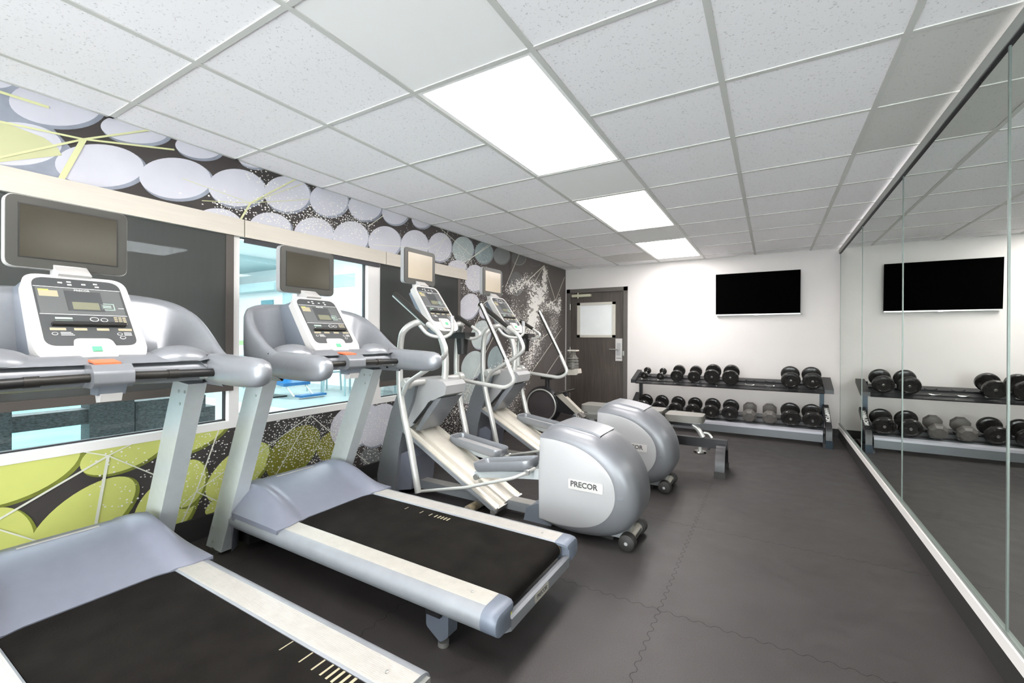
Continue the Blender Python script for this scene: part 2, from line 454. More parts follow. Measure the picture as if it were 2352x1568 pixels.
CIR = [('lav', 0.511, 2.341, 0.075, 0.046, -124.0), ('lav', 0.692, 2.294, 0.172, 0.094, -150.0), ('lav', 0.988, 2.294, 0.151, 0.069, -160.0), ('lav', 1.285, 2.311, 0.125, 0.062, -161.0), ('lav', 1.591, 2.33, 0.083, 0.034, -169.0), ('lav', 0.558, 2.054, 0.159, 0.089, -152.0), ('lav', 0.851, 2.056, 0.18, 0.101, -156.0), ('lav', 1.176, 2.094, 0.184, 0.11, -157.0), ('lav', 1.505, 2.138, 0.179, 0.113, -157.0), ('lav', 1.839, 2.194, 0.178, 0.118, -155.0), ('lav', 2.174, 2.243, 0.177, 0.117, -155.0), ('lav', 2.519, 2.282, 0.179, 0.111, -159.0), ('lav', 2.855, 2.311, 0.164, 0.098, -160.0), ('lav', 3.2, 2.337, 0.145, 0.082, -162.0), ('lav', 1.394, 1.889, 0.135, 0.088, -163.0), ('lav', 1.718, 1.934, 0.147, 0.097, -162.0), ('lav', 2.045, 1.957, 0.168, 0.117, -157.0), ('lav', 2.376, 1.994, 0.181, 0.128, -157.0), ('lav', 2.735, 2.03, 0.192, 0.132, -159.0), ('lav', 3.109, 2.064, 0.195, 0.143, -157.0), ('lav', 3.475, 2.118, 0.191, 0.141, -157.0), ('teal', 3.863, 2.164, 0.194, 0.134, -161.0), ('teal2', 4.268, 2.194, 0.195, 0.125, -164.0), ('gray', 4.664, 2.228, 0.199, 0.107, -167.0), ('gray2', 5.091, 2.263, 0.19, 0.086, -169.0), ('gray3', 5.554, 2.287, 0.176, 0.067, -170.0), ('lav', 3.763, 1.959, 0.161, 0.069, -170.0), ('lav', 4.087, 1.876, 0.199, 0.147, -165.0), ('lav', 3.981, 1.547, 0.197, 0.134, -157.0), ('lav', 4.279, 1.499, 0.109, 0.072, -175.0), ('teal', 4.214, 1.233, 0.205, 0.153, -154.0), ('teal', 4.055, 0.886, 0.223, 0.152, -165.0), ('teal2', 4.524, 0.926, 0.185, 0.154, -141.0), ('gray2', 5.025, 1.918, 0.187, 0.148, -164.0), ('teal', 3.972, 0.588, 0.184, 0.124, 176.0), ('gray3', 5.631, 1.044, 0.329, 0.195, -166.0), ('gray3', 6.19, 0.831, 0.34, 0.188, -172.0), ('gray3', 6.055, 1.234, 0.247, 0.132, -176.0), ('yel', 0.563, 0.592, 0.219, 0.128, -163.0), ('yel', 0.532, 0.308, 0.138, 0.082, -75.0), ('yel', 0.796, 0.304, 0.225, 0.128, -144.0), ('yel', 0.956, 0.6, 0.188, 0.099, -164.0), ('yel', 1.131, 0.236, 0.178, 0.141, -117.0), ('yel', 1.276, 0.629, 0.19, 0.091, -160.0), ('yel', 1.236, 0.345, 0.134, 0.092, -100.0), ('yel', 1.522, 0.344, 0.218, 0.129, -146.0), ('oli', 1.887, 0.389, 0.216, 0.142, -146.0), ('oli', 2.221, 0.361, 0.147, 0.113, -173.0), ('lav', 2.436, 0.485, 0.249, 0.177, -176.0), ('lav', 2.674, 0.441, 0.217, 0.167, -156.0), ('gray', 2.588, 0.18, 0.118, 0.074, 158.0), ('yel', 1.385, 0.169, 0.065, 0.036, -150.0), ('lav', 2.858, 0.274, 0.165, 0.113, 158.0),
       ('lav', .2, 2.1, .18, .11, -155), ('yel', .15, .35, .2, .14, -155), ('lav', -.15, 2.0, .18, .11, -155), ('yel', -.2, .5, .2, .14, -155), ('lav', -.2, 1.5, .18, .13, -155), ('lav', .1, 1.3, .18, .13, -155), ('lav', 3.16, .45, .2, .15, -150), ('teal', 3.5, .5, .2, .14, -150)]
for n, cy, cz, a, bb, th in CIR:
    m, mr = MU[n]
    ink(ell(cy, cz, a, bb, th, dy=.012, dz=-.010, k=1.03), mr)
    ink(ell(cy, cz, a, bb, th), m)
NL = [.0036]
ink([(.30, 2.17), (.51, 2.135), (.645, 2.115), (.69, 2.085), (.705, 2.055), (.51, 1.955), (.30, 1.84)], mu_pale)
def line(p, q, w=.005, m=mu_line):
    NL[0] += .00002; lay = NL[0]
    p, q = Vector(p), Vector(q); d = (q - p).normalized(); n = Vector((-d.y, d.x)) * w / 2
    ink([tuple(p - n), tuple(q - n), tuple(q + n), tuple(p + n)], m, lay)
c0 = (.781, 2.161)
for q in ((.40, 2.12), (.40, 1.90), (1.059, 2.322), (1.16, 2.25)): line(c0, q, .009, mu_yline)
line(c0, (.688, 1.90), .022, mu_yline); line((.3, 2.26), (.66, 2.262), .012, mu_yline)
c0 = (1.582, 2.062)
for q, w in (((1.50, 1.90), .012), ((1.966, 2.372), .009), ((1.95, 2.3), .004), ((2.0, 2.2), .004), ((1.3, 2.0), .004), ((1.2, 2.1), .003)): line(c0, q, w, mu_yline)
line((2.545, 2.122), (2.72, 2.26), .006); line((2.6, 1.98), (3.3, 2.07)); line((3.27, 2.06), (3.6, 2.24)); line((3.6, 2.3), (3.35, 1.95)); line((3.468, 2.31), (3.994, 2.123))
c0 = (3.994, 2.08)
for q in ((4.438, 2.328), (3.80, 1.99), (4.35, 2.3), (4.2, 1.7), (3.8, 1.9)): line(c0, q, .006)
line((4.745, 1.833), (5.1, 2.32), .008); line((5.0, 1.80), (5.85, 2.27), .012); line((5.85, 2.27), (5.5, 1.95), .008); line((5.85, 2.27), (6.25, 1.777), .010); line((6.25, 1.777), (6.6, 2.19), .010)
line((6.25, 1.79), (5.9, 1.66), .010); line((4.1, 1.5), (4.7, 1.85), .007); line((3.85, 1.05), (4.35, 1.65), .007); line((3.9, .55), (4.6, 1.35), .007); line((4.2, 1.25), (4.4, 1.38), .007)
line((5.2, .55), (6.5, 1.35), .010); line((5.3, 1.0), (6.1, 1.30), .010); line((5.9, .62), (6.5, .98), .010)
c0 = (.879, .587)
for q, w in (((.45, .36), .009), ((.815, .13), .013), ((1.15, .38), .006), ((.98, .63), .006), ((.78, .63), .006)): line(c0, q, w, mu_line)
line((.45, .40), (.75, .15), .006)
c0 = (1.278, .285)
for q, w in (((1.19, .10), .008), ((1.40, .63), .008), ((1.55, .42), .006), ((1.42, .17), .006), ((1.2, .22), .005)): line(c0, q, w, mu_line)
c0 = (2.02, .62)
for q in ((1.72, .20), (1.62, .42), (2.62, .08)): line(c0, q, .006)
# splatter dots of the mural
random.seed(11)
HASH = {}
def dot(y, z, r, m=mu_dot):
    ky, kz = int(y / .03), int(z / .03)
    for a in (-1, 0, 1):
        for c in (-1, 0, 1):
            for (yy, zz, r2) in HASH.get((ky + a, kz + c), ()):
                if (yy - y) ** 2 + (zz - z) ** 2 < (r + r2) ** 2: return
    HASH.setdefault((ky, kz), []).append((y, z, r))
    for (y0, y1, z0, z1) in REG:
        if y0 + r < y < y1 - r and z0 + r < z < z1 - r:
            k = random.choice((5, 6)); a0 = random.random() * 6; e = random.uniform(.6, 1)
            b.poly([(XL + .005, y + r * math.cos(a0 + 2 * PI * i / k), z + r * e * math.sin(a0 + 2 * PI * i / k)) for i in range(k)], m)
            return
def cloud(y0, y1, z0, z1, n, r0=.003, r1=.007, g=None):
    for _ in range(n):
        y = random.uniform(y0, y1) if g is None else random.gauss((y0 + y1) / 2, (y1 - y0) / 4)
        z = random.uniform(z0, z1) if g is None else random.gauss((z0 + z1) / 2, (z1 - z0) / 4)
        dot(y, z, random.uniform(r0, r1))
cloud(1.33, 1.60, 1.93, 2.05, 130, .003, .007, 1); cloud(1.62, 1.90, 1.95, 2.12, 260, .003, .008, 1); cloud(1.55, 1.75, 2.2, 2.31, 40)
cloud(1.9, 2.25, 1.98, 2.16, 420, .003, .009, 1); cloud(2.25, 2.6, 2.02, 2.2, 330, .003, .009, 1); cloud(1.6, 2.5, 2.05, 2.3, 160, .002, .006)
cloud(2.9, 3.3, 2.1, 2.3, 60, .002, .005); cloud(3.4, 4.0, 1.93, 2.1, 420, .003, .008, 1); cloud(3.3, 4.4, 2.0, 2.31, 200, .003, .006)
cloud(3.82, 4.3, 1.6, 1.95, 500, .003, .009, 1); cloud(3.8, 4.5, 1.3, 1.75, 200, .003, .007)
cloud(.8, 1.45, .3, .63, 160, .003, .006); cloud(1.15, 1.75, .15, .62, 460, .003, .006); cloud(1.6, 2.3, .30, .66, 1300, .003, .0075, 1); cloud(1.9, 2.5, .13, .5, 700, .003, .007, 1)
cloud(2.3, 3.1, .13, .62, 800, .003, .0075); cloud(3.0, 3.9, .13, .62, 1200, .004, .010)
def limb(p, q, w0, w1, n, r0=.006, r1=.016):
    for _ in range(n):
        t = random.random(); w = w0 + (w1 - w0) * t
        y = p[0] + (q[0] - p[0]) * t + random.gauss(0, w); z = p[1] + (q[1] - p[1]) * t + random.gauss(0, w * .8)
        dot(y, z, random.uniform(r0, r1))
# speckled runner figure
def core(p, q, w0, w1, n, r=.03):
    for _ in range(n):
        t = random.random(); w = (w0 + (w1 - w0) * t) * .8
        y = p[0] + (q[0] - p[0]) * t + random.gauss(0, w); z = p[1] + (q[1] - p[1]) * t + random.gauss(0, w * .8)
        k = random.choice((7, 9)); a0 = random.random() * 6
        rr = [r * random.uniform(.5, 1.3) for _ in range(k)]
        ink([(y + rr[i] * math.cos(a0 + 2 * PI * i / k), z + .7 * rr[i] * math.sin(a0 + 2 * PI * i / k)) for i in range(k)], mu_dot)
core((5.87, 2.20), (5.86, 1.88), .025, .035, 60); core((5.86, 1.90), (5.60, 1.70), .05, .09, 60); core((4.85, 1.82), (5.35, 1.98), .03, .05, 40, .018); core((5.35, 1.98), (5.75, 1.88), .04, .06, 40, .025)
core((5.62, 1.80), (5.45, 1.38), .11, .09, 170, .032); core((5.45, 1.40), (5.60, 1.10), .08, .08, 60, .022); core((5.95, 1.70), (6.38, 1.64), .04, .04, 45, .022); core((6.36, 1.6), (6.42, 1.82), .03, .02, 20, .02)
core((5.4, 1.35), (5.05, 1.1), .05, .06, 50, .018); core((5.0, 1.05), (4.7, .65), .06, .06, 50, .018); core((5.6, 1.1), (5.1, .6), .06, .07, 60, .018); core((4.6, .5), (3.9, .35), .12, .14, 160, .016)
_limb = limb
def limb(p, q, w0, w1, n, r0=.006, r1=.016):
    _limb(p, q, w0, w1, n // 2, r0, r1); _limb(p, q, w0, w1, n, r0 * .7, r1 * .5); _limb(p, q, w0, w1, n, .003, .005)
limb((5.87, 2.20), (5.86, 1.88), .035, .05, 420, .008, .02)
limb((5.86, 1.90), (5.60, 1.70), .06, .11, 700)
limb((4.80, 1.80), (5.35, 1.98), .035, .06, 420); limb((5.35, 1.98), (5.75, 1.85), .06, .09, 500)
limb((5.60, 1.80), (5.45, 1.38), .12, .09, 1500); limb((5.45, 1.40), (5.60, 1.10), .10, .12, 700)
limb((5.80, 1.68), (6.35, 1.66), .06, .05, 420); limb((6.35, 1.6), (6.42, 1.82), .05, .03, 220); limb((6.2, 1.55), (6.2, 1.3), .09, .07, 260, .004, .012)
limb((5.35, 1.40), (5.05, 1.10), .08, .08, 500); limb((5.05, 1.15), (4.85, .80), .08, .08, 700); limb((5.6, 1.1), (5.25, .75), .09, .07, 800)
limb((5.25, .75), (4.9, .42), .08, .10, 600); limb((4.85, .80), (4.45, .55), .09, .12, 700); limb((4.9, 1.55), (5.1, 1.3), .14, .12, 350, .004, .012)
limb((4.6, .5), (3.9, .35), .13, .16, 2600, .005, .013); limb((5.0, .35), (4.6, .2), .12, .12, 500)
tag(b.done('wall_left', smooth=False), None, None, kind='structure')

# window frames (three bays)
for n, (y0, y1) in enumerate(bays):
    b = B(); xo = XL - T
    f0 = {0: .30, 1: 1.485, 2: 2.62}[n]; f1 = {0: 1.485, 1: 2.62, 2: 3.80}[n]
    b.box(XL - .10, XL + .006, f0, f1, .625, ZS + .01, framew); b.box(XL - .10, XL + .004, f0, f1, ZT - .02, ZT + .02, framew)
    b.box(XL - .10, XL + .004, f0, y0, ZS, ZT, framew)
    b.box(XL - .10, XL + .004, y1, f1, ZS, ZT, framew)
    b.box(xo, XL - .10, f0, y0, .625, ZT, framew); b.box(xo, XL - .10, y1, f1, .625, ZT, framew); b.box(xo, XL - .10, f0, f1, .6, .64, framew)
    o = struct(b.done('window_%d' % (n + 1), smooth=False))
    b = B(); g = .008
    for (a, c, d, e) in ((y0, y1, ZS + .01, ZS + .01 + g), (y0, y0 + g, ZS, ZT), (y1 - g, y1, ZS, ZT), (y0, y1, ZT - .03, ZT - .02)):
        b.box(XL - .06, XL - .035, a, c, d, e, gasket)
    b.done('gasket', o, smooth=False)
    b = B(); b.box(XL - .050, XL - .046, y0, y1, ZS, ZT - .02, glassm); b.done('pane', o, smooth=False)
# roller shades
vals = [(.0, 1.530), (1.534, 2.720), (2.724, 3.90)]
lab = ['cream valance and drawn grey roller shade behind the nearest treadmill', 'cream valance whose shade is rolled up, over the clear middle window',
       'cream valance and drawn grey roller shade behind the nearer elliptical']
for n, (y0, y1) in enumerate(vals):
    t = thing('roller_shade', lab[n], 'window shade', (XL, (y0 + y1) / 2, 1.82), 'roller shades on the window wall'); off = t.location
    b = B(); b.box(XL, XL + .030, y0 + .0012, y1 - .0012, 1.828, 1.937, valm, .002); b.done('valance', t, off)
    b = B(); a, c = bays[n]
    if n == 1:
        b.box(XL + .005, XL + .02, 1.54, 2.66, 1.795, 1.827, gasket); b.done('rolled_fabric', t, off, smooth=False)
    else:
        a = .0 if n == 0 else 2.675; c = 1.475 if n == 0 else 3.80
        zb = .905 if n == 0 else .812
        b.box(XL + .008, XL + .011, a, c, zb, 1.827, shade_m); b.done('shade_fabric', t, off, smooth=False)
        b = B(); b.box(XL + .004, XL + .018, a, c, zb - .045, zb, brownbar, .002); b.done('bottom_bar', t, off)
        b = B(); b.box(XL + .012, XL + .016, c - .045, c, zb, 1.827, brownbar); b.done('side_channel', t, off, smooth=False)

# back wall with door
b = B()
dx0, dx1, dz = -2.887, -1.883, 1.985
b.box(XL - .02, dx0, YB, YB + .14, 0, H, wall_white); b.box(dx1, XR + .02, YB, YB + .14, 0, H, wall_white); b.box(dx0, dx1, YB, YB + .14, dz, H, wall_white)
b.box(dx0, dx1, YB + .12, YB + .14, -.05, dz, wall_white)
struct(b.done('wall_back', smooth=False))
b = B(); fw = .062
b.box(dx0, dx0 + fw, YB - .012, YB + .13, 0, dz, doorf, .003); b.box(dx1 - fw, dx1, YB - .012, YB + .13, 0, dz, doorf, .003); b.box(dx0, dx1, YB - .012, YB + .13, dz - fw, dz, doorf, .003)
door = struct(b.done('door_1'))
b = B(); b.box(dx0 + fw, dx1 - fw, YB + .025, YB + .065, 0, dz - fw, doorw, .002); b.done('door_leaf', door)
b = B()
wx0, wx1, wz0, wz1 = -2.71, -2.078, 1.205, 1.762
yy = YB + .025
for (a, c, d, e) in ((wx0, wx1, wz0, wz0 + .04), (wx0, wx1, wz1 - .04, wz1), (wx0, wx0 + .05, wz0, wz1), (wx1 - .05, wx1, wz0, wz1)): b.box(a, c, yy - .014, yy, d, e, beige, .003)
v = b.done('vision_frame', door); 
b = B(); b.box(wx0 + .05, wx1 - .05, yy - .004, yy - .001, wz0 + .04, wz1 - .04, frost); b.done('vision_pane', door, smooth=False)
b = B(); b.box(-2.79, -2.47, yy - .055, yy - .002, 1.855, 1.895, brass, .006); b.tube([(-2.69, yy - .03, 1.89), (-2.69, yy - .03, 1.925)], .01, brass)
b.tube([(-2.69, yy - .03, 1.925), (-2.60, yy - .01, 1.93)], .007, brass); b.tube([(-2.69, yy - .03, 1.86), (-2.69, yy - .03, 1.835)], .012, brass); b.done('door_closer', door)
b = B(); b.box(-2.072, -1.968, yy - .018, yy, .845, 1.19, whitep, .004); b.box(-2.05, -1.99, yy - .024, yy - .016, .93, 1.12, lightp, .003); b.box(-2.06, -1.98, yy - .022, yy - .016, .885, .892, printg)
b.done('lock_plate', door)
b = B(); b.tube([(-2.02, yy - .02, 1.022), (-2.02, yy - .06, 1.022)], .011, steel); b.tube([(-2.02, yy - .06, 1.022), (-2.16, yy - .06, 1.022)], .009, steel); b.done('door_handle', door)
b = B(); b.box(-1.955, -1.93, YB - .016, YB - .010, .93, 1.0, steel, .002); b.done('strike_plate', door)
for z in (.25, 1.0, 1.7):
    b = B(); b.tube([(dx0 + fw, YB - .004, z - .05), (dx0 + fw, YB - .004, z + .05)], .008, steel); b.done('hinge', door)

# right wall
b = B(); b.box(XR + .008, XR + .14, YF, YB + .02, 0, H, wall_white); struct(b.done('wall_right', smooth=False))
b = B(); b.box(XR - .018, XR + .008, YF, YB, .112, .160, framew, .004); struct(b.done('trim_3'))
b = B(); b.box(XR - .012, XR + .008, YF, YB, 0, .112, rubber); struct(b.done('baseboard_right', smooth=False))
b = B(); b.box(dx1, XR, YB - .012, YB, 0, .10, rubber); struct(b.done('baseboard_back', smooth=False))
b = B(); b.box(XL, XL + .012, YF, YB, 0, .125, rubber); struct(b.done('baseboard_left', smooth=False))
trimg = mat('trim_grey', (.36, .37, .355), .45)
edges = [6.60, 5.12, 3.673, 2.225, .775, -.68, -2.13]
mlab = ['wall mirror panel at the far end of the mirrored wall, beside the white end wall', 'wall mirror panel second from the far end, reflecting the end of the dumbbell rack',
        'wide wall mirror panel reflecting the television and the dumbbells', 'wall mirror panel nearest the camera at the right edge of the photo',
        'wall mirror panel beside the camera, outside the photo', 'wall mirror panel behind the camera, outside the photo']
for i in range(6):
    y1, y0 = edges[i], edges[i + 1]
    t = thing('wall_mirror', mlab[i], 'mirror', (XR, (y0 + y1) / 2, .165), 'mirror panels along the right wall'); off = t.location
    b = B(); b.box(XR - .001, XR + .006, y0 + .006, y1 - .006, .167, 2.235, mirrorm); b.done('mirror_glass', t, off, smooth=False)
    for (a, c, d, f) in ((y0 + .001, y0 + .005, .162, 2.24), (y1 - .005, y1 - .001, .162, 2.24)):
        b = B(); b.box(XR - .004, XR + .006, a, c, d, f, green_edge, .001); b.done('polished_edge', t, off)
b = B(); b.box(XR - .014, XR + .008, YF, YB, 2.243, 2.292, trimg, .003); b.box(XR - .010, XR + .008, YF, YB, 2.238, 2.243, gasket); b.box(XR - .010, XR + .008, YF, YB, .160, .174, green_edge, .003); struct(b.done('trim_4'))
# rear wall behind the camera with a glazed opening added for fill light
b = B(); b.box(XL - .02, XL + .3, YF - .12, YF, 0, H, wall_white); b.box(XR - .3, XR + .14, YF - .12, YF, 0, H, wall_white); b.box(XL + .3, XR - .3, YF - .12, YF, 2.2, H, wall_white)
b.box(XL + .3, XR - .3, YF - .12, YF, 0, .12, wall_white)
struct(b.done('wall_front', smooth=False))
b = B(); 
for x in (XL + .3, -1.1, XR - .35): b.box(x, x + .05, YF - .08, YF - .02, .12, 2.2, framew)
o = struct(b.done('window_4', smooth=False))  # frame of the glazed opening added for fill light
b = B(); b.box(XL + .3, XR - .3, YF - .052, YF - .048, .12, 2.2, glassm); b.done('pane', o, smooth=False)

# ------------------------------------------------------------------ shared console + monitor
def console(parent, off, xb, zb, xt, zt, wb, wt, detail=1):
    """white console slab; u=+y, v up the slope, w out of the face"""
    Lv = math.hypot(xt - xb, zt - zb); v = Vector(((xt - xb) / Lv, 0, (zt - zb) / Lv)); u = Vector((0, 1, 0)); w = u.cross(v)
    if w.x < 0: w = -w
    M = Matrix.Translation(Vector((xb, 0, zb)) - Vector(off)) @ Matrix(((u.x, v.x, w.x, 0), (u.y, v.y, w.y, 0), (u.z, v.z, w.z, 0), (0, 0, 0, 1)))
    L = Lv
    out = rp([(-wb, 0), (wb, 0), (wt, L), (-wt, L)], [.10, .10, .05, .05], 7)
    b = B(M); b.prism(out, 'z', -.045, 0, whitep, .008, 3)
    # raised start pod at bottom
    b.prism(rp([(-.048, .022), (.060, .022), (.052, .108), (-.045, .108)], .022), 'z', 0, .012, whitep, .004)
    con = b.done('console', parent)
    k = .91
    pan = rp([(-.125, .085), (-.055, .085), (-.050, .118), (.052, .118), (.062, .085), (.128, .085), (wt - .022, L - .016), (-wt + .022, L - .016)],
             [.05, .0, .02, .02, .0, .045, .04, .04], 6)
    b = B(M); b.prism(pan, 'z', -.002, .0015, panel_dark)
    def R(u0, u1, v0, v1, m, h=.0022): b.box(u0, u1, v0, v1, .0012, h, m)
    # mid-grey zone, separators
    b.prism([(-.118, .225), (.118, .225), (wt - .028, L - .065), (-wt + .028, L - .065)], 'z', .001, .0019, panel_mid)
    R(-.121, .121, .224, .226, printw); R(-wt + .024, wt - .024, L - .062, L - .060, printw)
    R(-.045, .058, .243, L - .075, panel_dark, .0026); R(-.030, .045, .250, .285, lcd, .0030)
    R(.047, .090, .252, .284, paleg, .0024); R(.050, .087, .255, .281, panel_mid, .0028); R(.055, .080, .262, .266, paleg, .003); R(.055, .080, .270, .274, paleg, .003)
    R(-.112, -.062, L - .107, L - .078, lcd2, .0022); R(-.112, -.085, L - .080, L - .074, yellowp, .0024)
    R(.100, .118, .262, .264, printw)
    for i in range(4):
        R(-.105 + i * .062, -.070 + i * .062 + (.006 if i in (0, 3) else 0), .152, .163, lcd2)
    R(-.085, -.020 - .02, .188, .196, paleg); R(-.085, -.040, .203, .211, paleg)
    for (cu, cv, rr) in ((.020, .205, .013), (.048, .203, .011), (-.095, .137, .008), (.082, .137, .008), (.088, .120, .009)):
        b.prism([(cu + rr * math.cos(a), cv + rr * .8 * math.sin(a)) for a in [2 * PI * i / 14 for i in range(14)]], 'z', .001, .0023, printw)
        b.prism([(cu + rr * .82 * math.cos(a), cv + rr * .64 * math.sin(a)) for a in [2 * PI * i / 14 for i in range(14)]], 'z', .0015, .0027, panel_dark)
    for i in range(3):
        for j in range(4): R(.078 + i * .013, .088 + i * .013, .184 + j * .0095, .190 + j * .0095, lcd2)
    for i in range(3): R(-.080, -.045 - i * .004, .130 + i * .006, .132 + i * .006, printw); R(.095, .118, .130 + i * .006, .132 + i * .006, printw)
    for (cu, cv) in ((-.055, L - .040), (-.030, L - .034), (-.030, L - .048), (.010, L - .042), (.045, L - .036), (.048, L - .050)): R(cu, cu + .012, cv, cv + .006, printw)
    b.text('PRECOR', .012, M @ Matrix.Translation((.006, L - .072, .0026)), printw, .0003)
    b.done('control_panel', con)
    b = B(M); b.prism([(-.098, .170), (.105, .170), (.108, .180), (.096, .184), (-.088, .184), (-.100, .178)], 'z', 0, .016, black, .002); b.done('reading_ledge', con)
    b = B(M); b.box(-.012, .014, .050, .070, .011, .016, greenp, .003); b.done('start_button', con)
    return con

screen_refl = mat('screen_painted_reflection', (.42, .36, .28), .25, noise=.08, nscale=3)  # light beige base colour stands in for bright reflections on the elliptical screens
def monitor(parent, off, x, z0, z1, w, outline=False, sm=None):
    b = B(); o = Vector(off)
    b.prism(rp([(-w, z0), (w, z0), (w, z1), (-w, z1)], .028, 5), 'x', x - .035, x, bezel, .006, 3)
    b.prism(rp([(-w - .003, z0 - .003), (w + .003, z0 - .003), (w + .003, z1 + .003), (-w - .003, z1 + .003)], .03, 5), 'x', x - .040, x - .008, whitep if outline else lightp, .008, 3)
    b.box(x - .001, x + .002, -.045, .03, z0 + .012, z0 + .016, printw)
    mo = b.done('monitor', parent, off)
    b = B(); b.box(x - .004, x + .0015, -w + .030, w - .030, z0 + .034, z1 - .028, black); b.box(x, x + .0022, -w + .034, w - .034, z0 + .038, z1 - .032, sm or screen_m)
    b.done('screen', mo, off, smooth=False)
    return mo

# ------------------------------------------------------------------ treadmill
def treadmill(label, loc, caps=True):
    t = thing('treadmill', label, 'treadmill', loc, 'treadmills'); off = (loc[0], 0, 0)
    # side rails
    for s in (-1, 1):
        prof = [(.240, .235), (.240, .246), (.246, .250), (.335, .250), (.352, .246), (.364, .238), (.372, .220), (.373, .20), (.366, .180), (.350, .166), (.262, .162), (.262, .235)]
        prof = [(s * y, z) for y, z in prof]
        if s > 0: prof = prof[::-1]
        b = B(); xe = -.865 if caps else -.842
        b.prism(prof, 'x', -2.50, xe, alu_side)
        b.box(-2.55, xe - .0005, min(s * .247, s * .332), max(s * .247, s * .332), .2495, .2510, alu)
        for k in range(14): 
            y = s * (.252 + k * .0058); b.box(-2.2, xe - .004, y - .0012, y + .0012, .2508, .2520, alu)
        for x in (xe - .09,): b.lathe([(.006, 0), (.006, .004), (.003, .005)], (x, s * .29, .2505), 'z', steel, 10)
        r = b.done('side_rail', t, off)
        if caps:
            b = B()
            def ring(x, k, dz):
                P = [(.240, .235), (.240, .246), (.246, .250), (.335, .250), (.352, .246), (.364, .238), (.372, .220), (.373, .20), (.366, .180), (.350, .166), (.262, .162), (.262, .235)]
                c = (.31, .205); return [(x, s * (c[0] + (y - c[0]) * k), c[1] - dz + (z - c[1]) * k) for y, z in P]
            b.rings([ring(-.865, 1.005, 0), ring(-.835, 1.0, 0), ring(-.815, .98, .002), ring(-.803, .90, .006), ring(-.798, .72, .010)], cap_blue)
            if s < 0: b.box(-.815, -.800, -.290, -.262, .205, .222, yellowp, .002)
            for zz in (.182, .20): b.lathe([(.006, 0), (.006, .004)], (-.803, s * .285, zz), 'x', black, 8)
            b.done('end_cap', t, off)
        else:
            b = B(); b.box(-.842, -.828, s * .31 - .035, s * .31 + .045, .172, .235, steel, .003)
            b.tube([(-.835, s * .27, .19), (-.815, s * .27, .19)], .012, steel); b.tube([(-.835, s * .31, .185), (-.818, s * .31, .185)], .010, rust); b.tube([(-.85, s * .30, .21), (-.82, s * .33, .21)], .008, blackm)
            b.done('rail_bracket', t, off)
    b = B(); P = []
    for k in range(9): a = -PI / 2 + PI * k / 8; P.append((-.872 + .036 * math.cos(a), .209 + .036 * math.sin(a)))
    for k in range(9): a = PI / 2 + PI * k / 8; P.append((-2.50 + .036 * math.cos(a), .209 + .036 * math.sin(a)))
    b.prism(P, 'y', -.238, .238, beltm)
    b.done('running_belt', t, off)
    for x, w in ((-1.747, .004), (-1.637, .005), (-1.572, .006), (-1.535, .007), (-1.512, .008), (-1.492, .008), (-1.472, .009), (-1.452, .009)) if caps else \
             ((-1.285, .004), (-1.188, .005), (-1.13, .006), (-1.092, .007), (-1.066, .008), (-1.043, .009), (-1.018, .009), (-.994, .010)):
        y = .185 if caps else .215
        b = B(); b.box(x - w / 2, x + w / 2, y - (.015 if caps else .024), y + (.015 if caps else .022), .2448, .2456, lcd2); b.done('belt_marking', t, off, smooth=False)
    b = B(); b.tube([(-.872, -.246, .209), (-.872, .246, .209)], .028, rubber, 20)
    b.lathe([(.030, 0), (.034, .004), (.034, .010), (.02, .012)], (-.872, .238, .209), 'y', rust, 16)
    b.done('rear_roller', t, off)
    if caps:
        b = B()
        P = [(-.840, .178), (-.812, .190), (-.800, .184), (-.802, .140), (-.835, .120), (-.870, .118), (-.868, .128), (-.838, .131), (-.814, .145), (-.812, .174), (-.840, .170)]
        b.prism(P, 'y', -.262, .262, silver, .003)
        rc = b.done('rear_cover', t, off)
        b = B(); M = Matrix.Translation((-.8005, -.02, .163)) @ Matrix.Rotation(PI / 2, 4, 'Z') @ Matrix.Rotation(PI / 2, 4, 'X')
        b.prism(rp([(-.06, -.018), (.06, -.018), (.06, .018), (-.06, .018)], .008), 'z', -.004, .001, ramp_m, M=M)
        b.text('PRECOR', .024, M @ Matrix.Translation((0, 0, .0012)), printg, .0004, bold=.0006)
        b.done('nameplate', rc, off)
    # deck underside and frame
    b = B(); b.box(-2.55, -.90, -.235, .235, .135, .170, blackm); b.box(-2.60, -2.45, -.29, .29, .06, .16, blackm); b.box(-1.15, -1.08, -.33, .33, .13, .165, blackm)
    b.done('deck_frame', t, off, smooth=False)
    # motor hood
    b = B(); NX, NY = 22, 34; rows = []
    for i in range(NX + 1):
        a = i / NX; row = []
        for j in range(NY + 1):
            y = -.372 + .744 * j / NY; ay = abs(y)
            side = max(0, (ay - .18) / .19)
            xr = -2.095 + .035 * min(1, side * 1.6)              # rear edge
            xf = -2.66
            x = xf + (xr - xf) * a
            s_ = 1 - max(0, ay - .285) / .087 * .97
            # profile: rises quickly at front, crest at a=.3, then convex drop
            if a < .30: hh = math.sin(a / .30 * PI / 2) ** .7
            else:
                q = (a - .30) / .70
                hh = (1 - q ** 1.35) * (1 - min(1, max(0, ay - .20) / .055)) + (1 - q ** 2.3) * min(1, max(0, ay - .20) / .055)
            zb = .246 + .006 * min(1, max(0, (ay - .22) / .02))
            z = zb + .135 * hh * max(0.02, s_) + .004
            lim = .298 + .074 * min(1, max(0, (x + 2.53) / .06)); row.append((x, y * lim / .372, z))
        rows.append(row)
    V = [p for r in rows for p in r]; n = NY + 1
    F = [(i * n + j, i * n + j + 1, (i + 1) * n + j + 1, (i + 1) * n + j) for i in range(NX) for j in range(NY)]
    b._add(V, F, hood_lav)
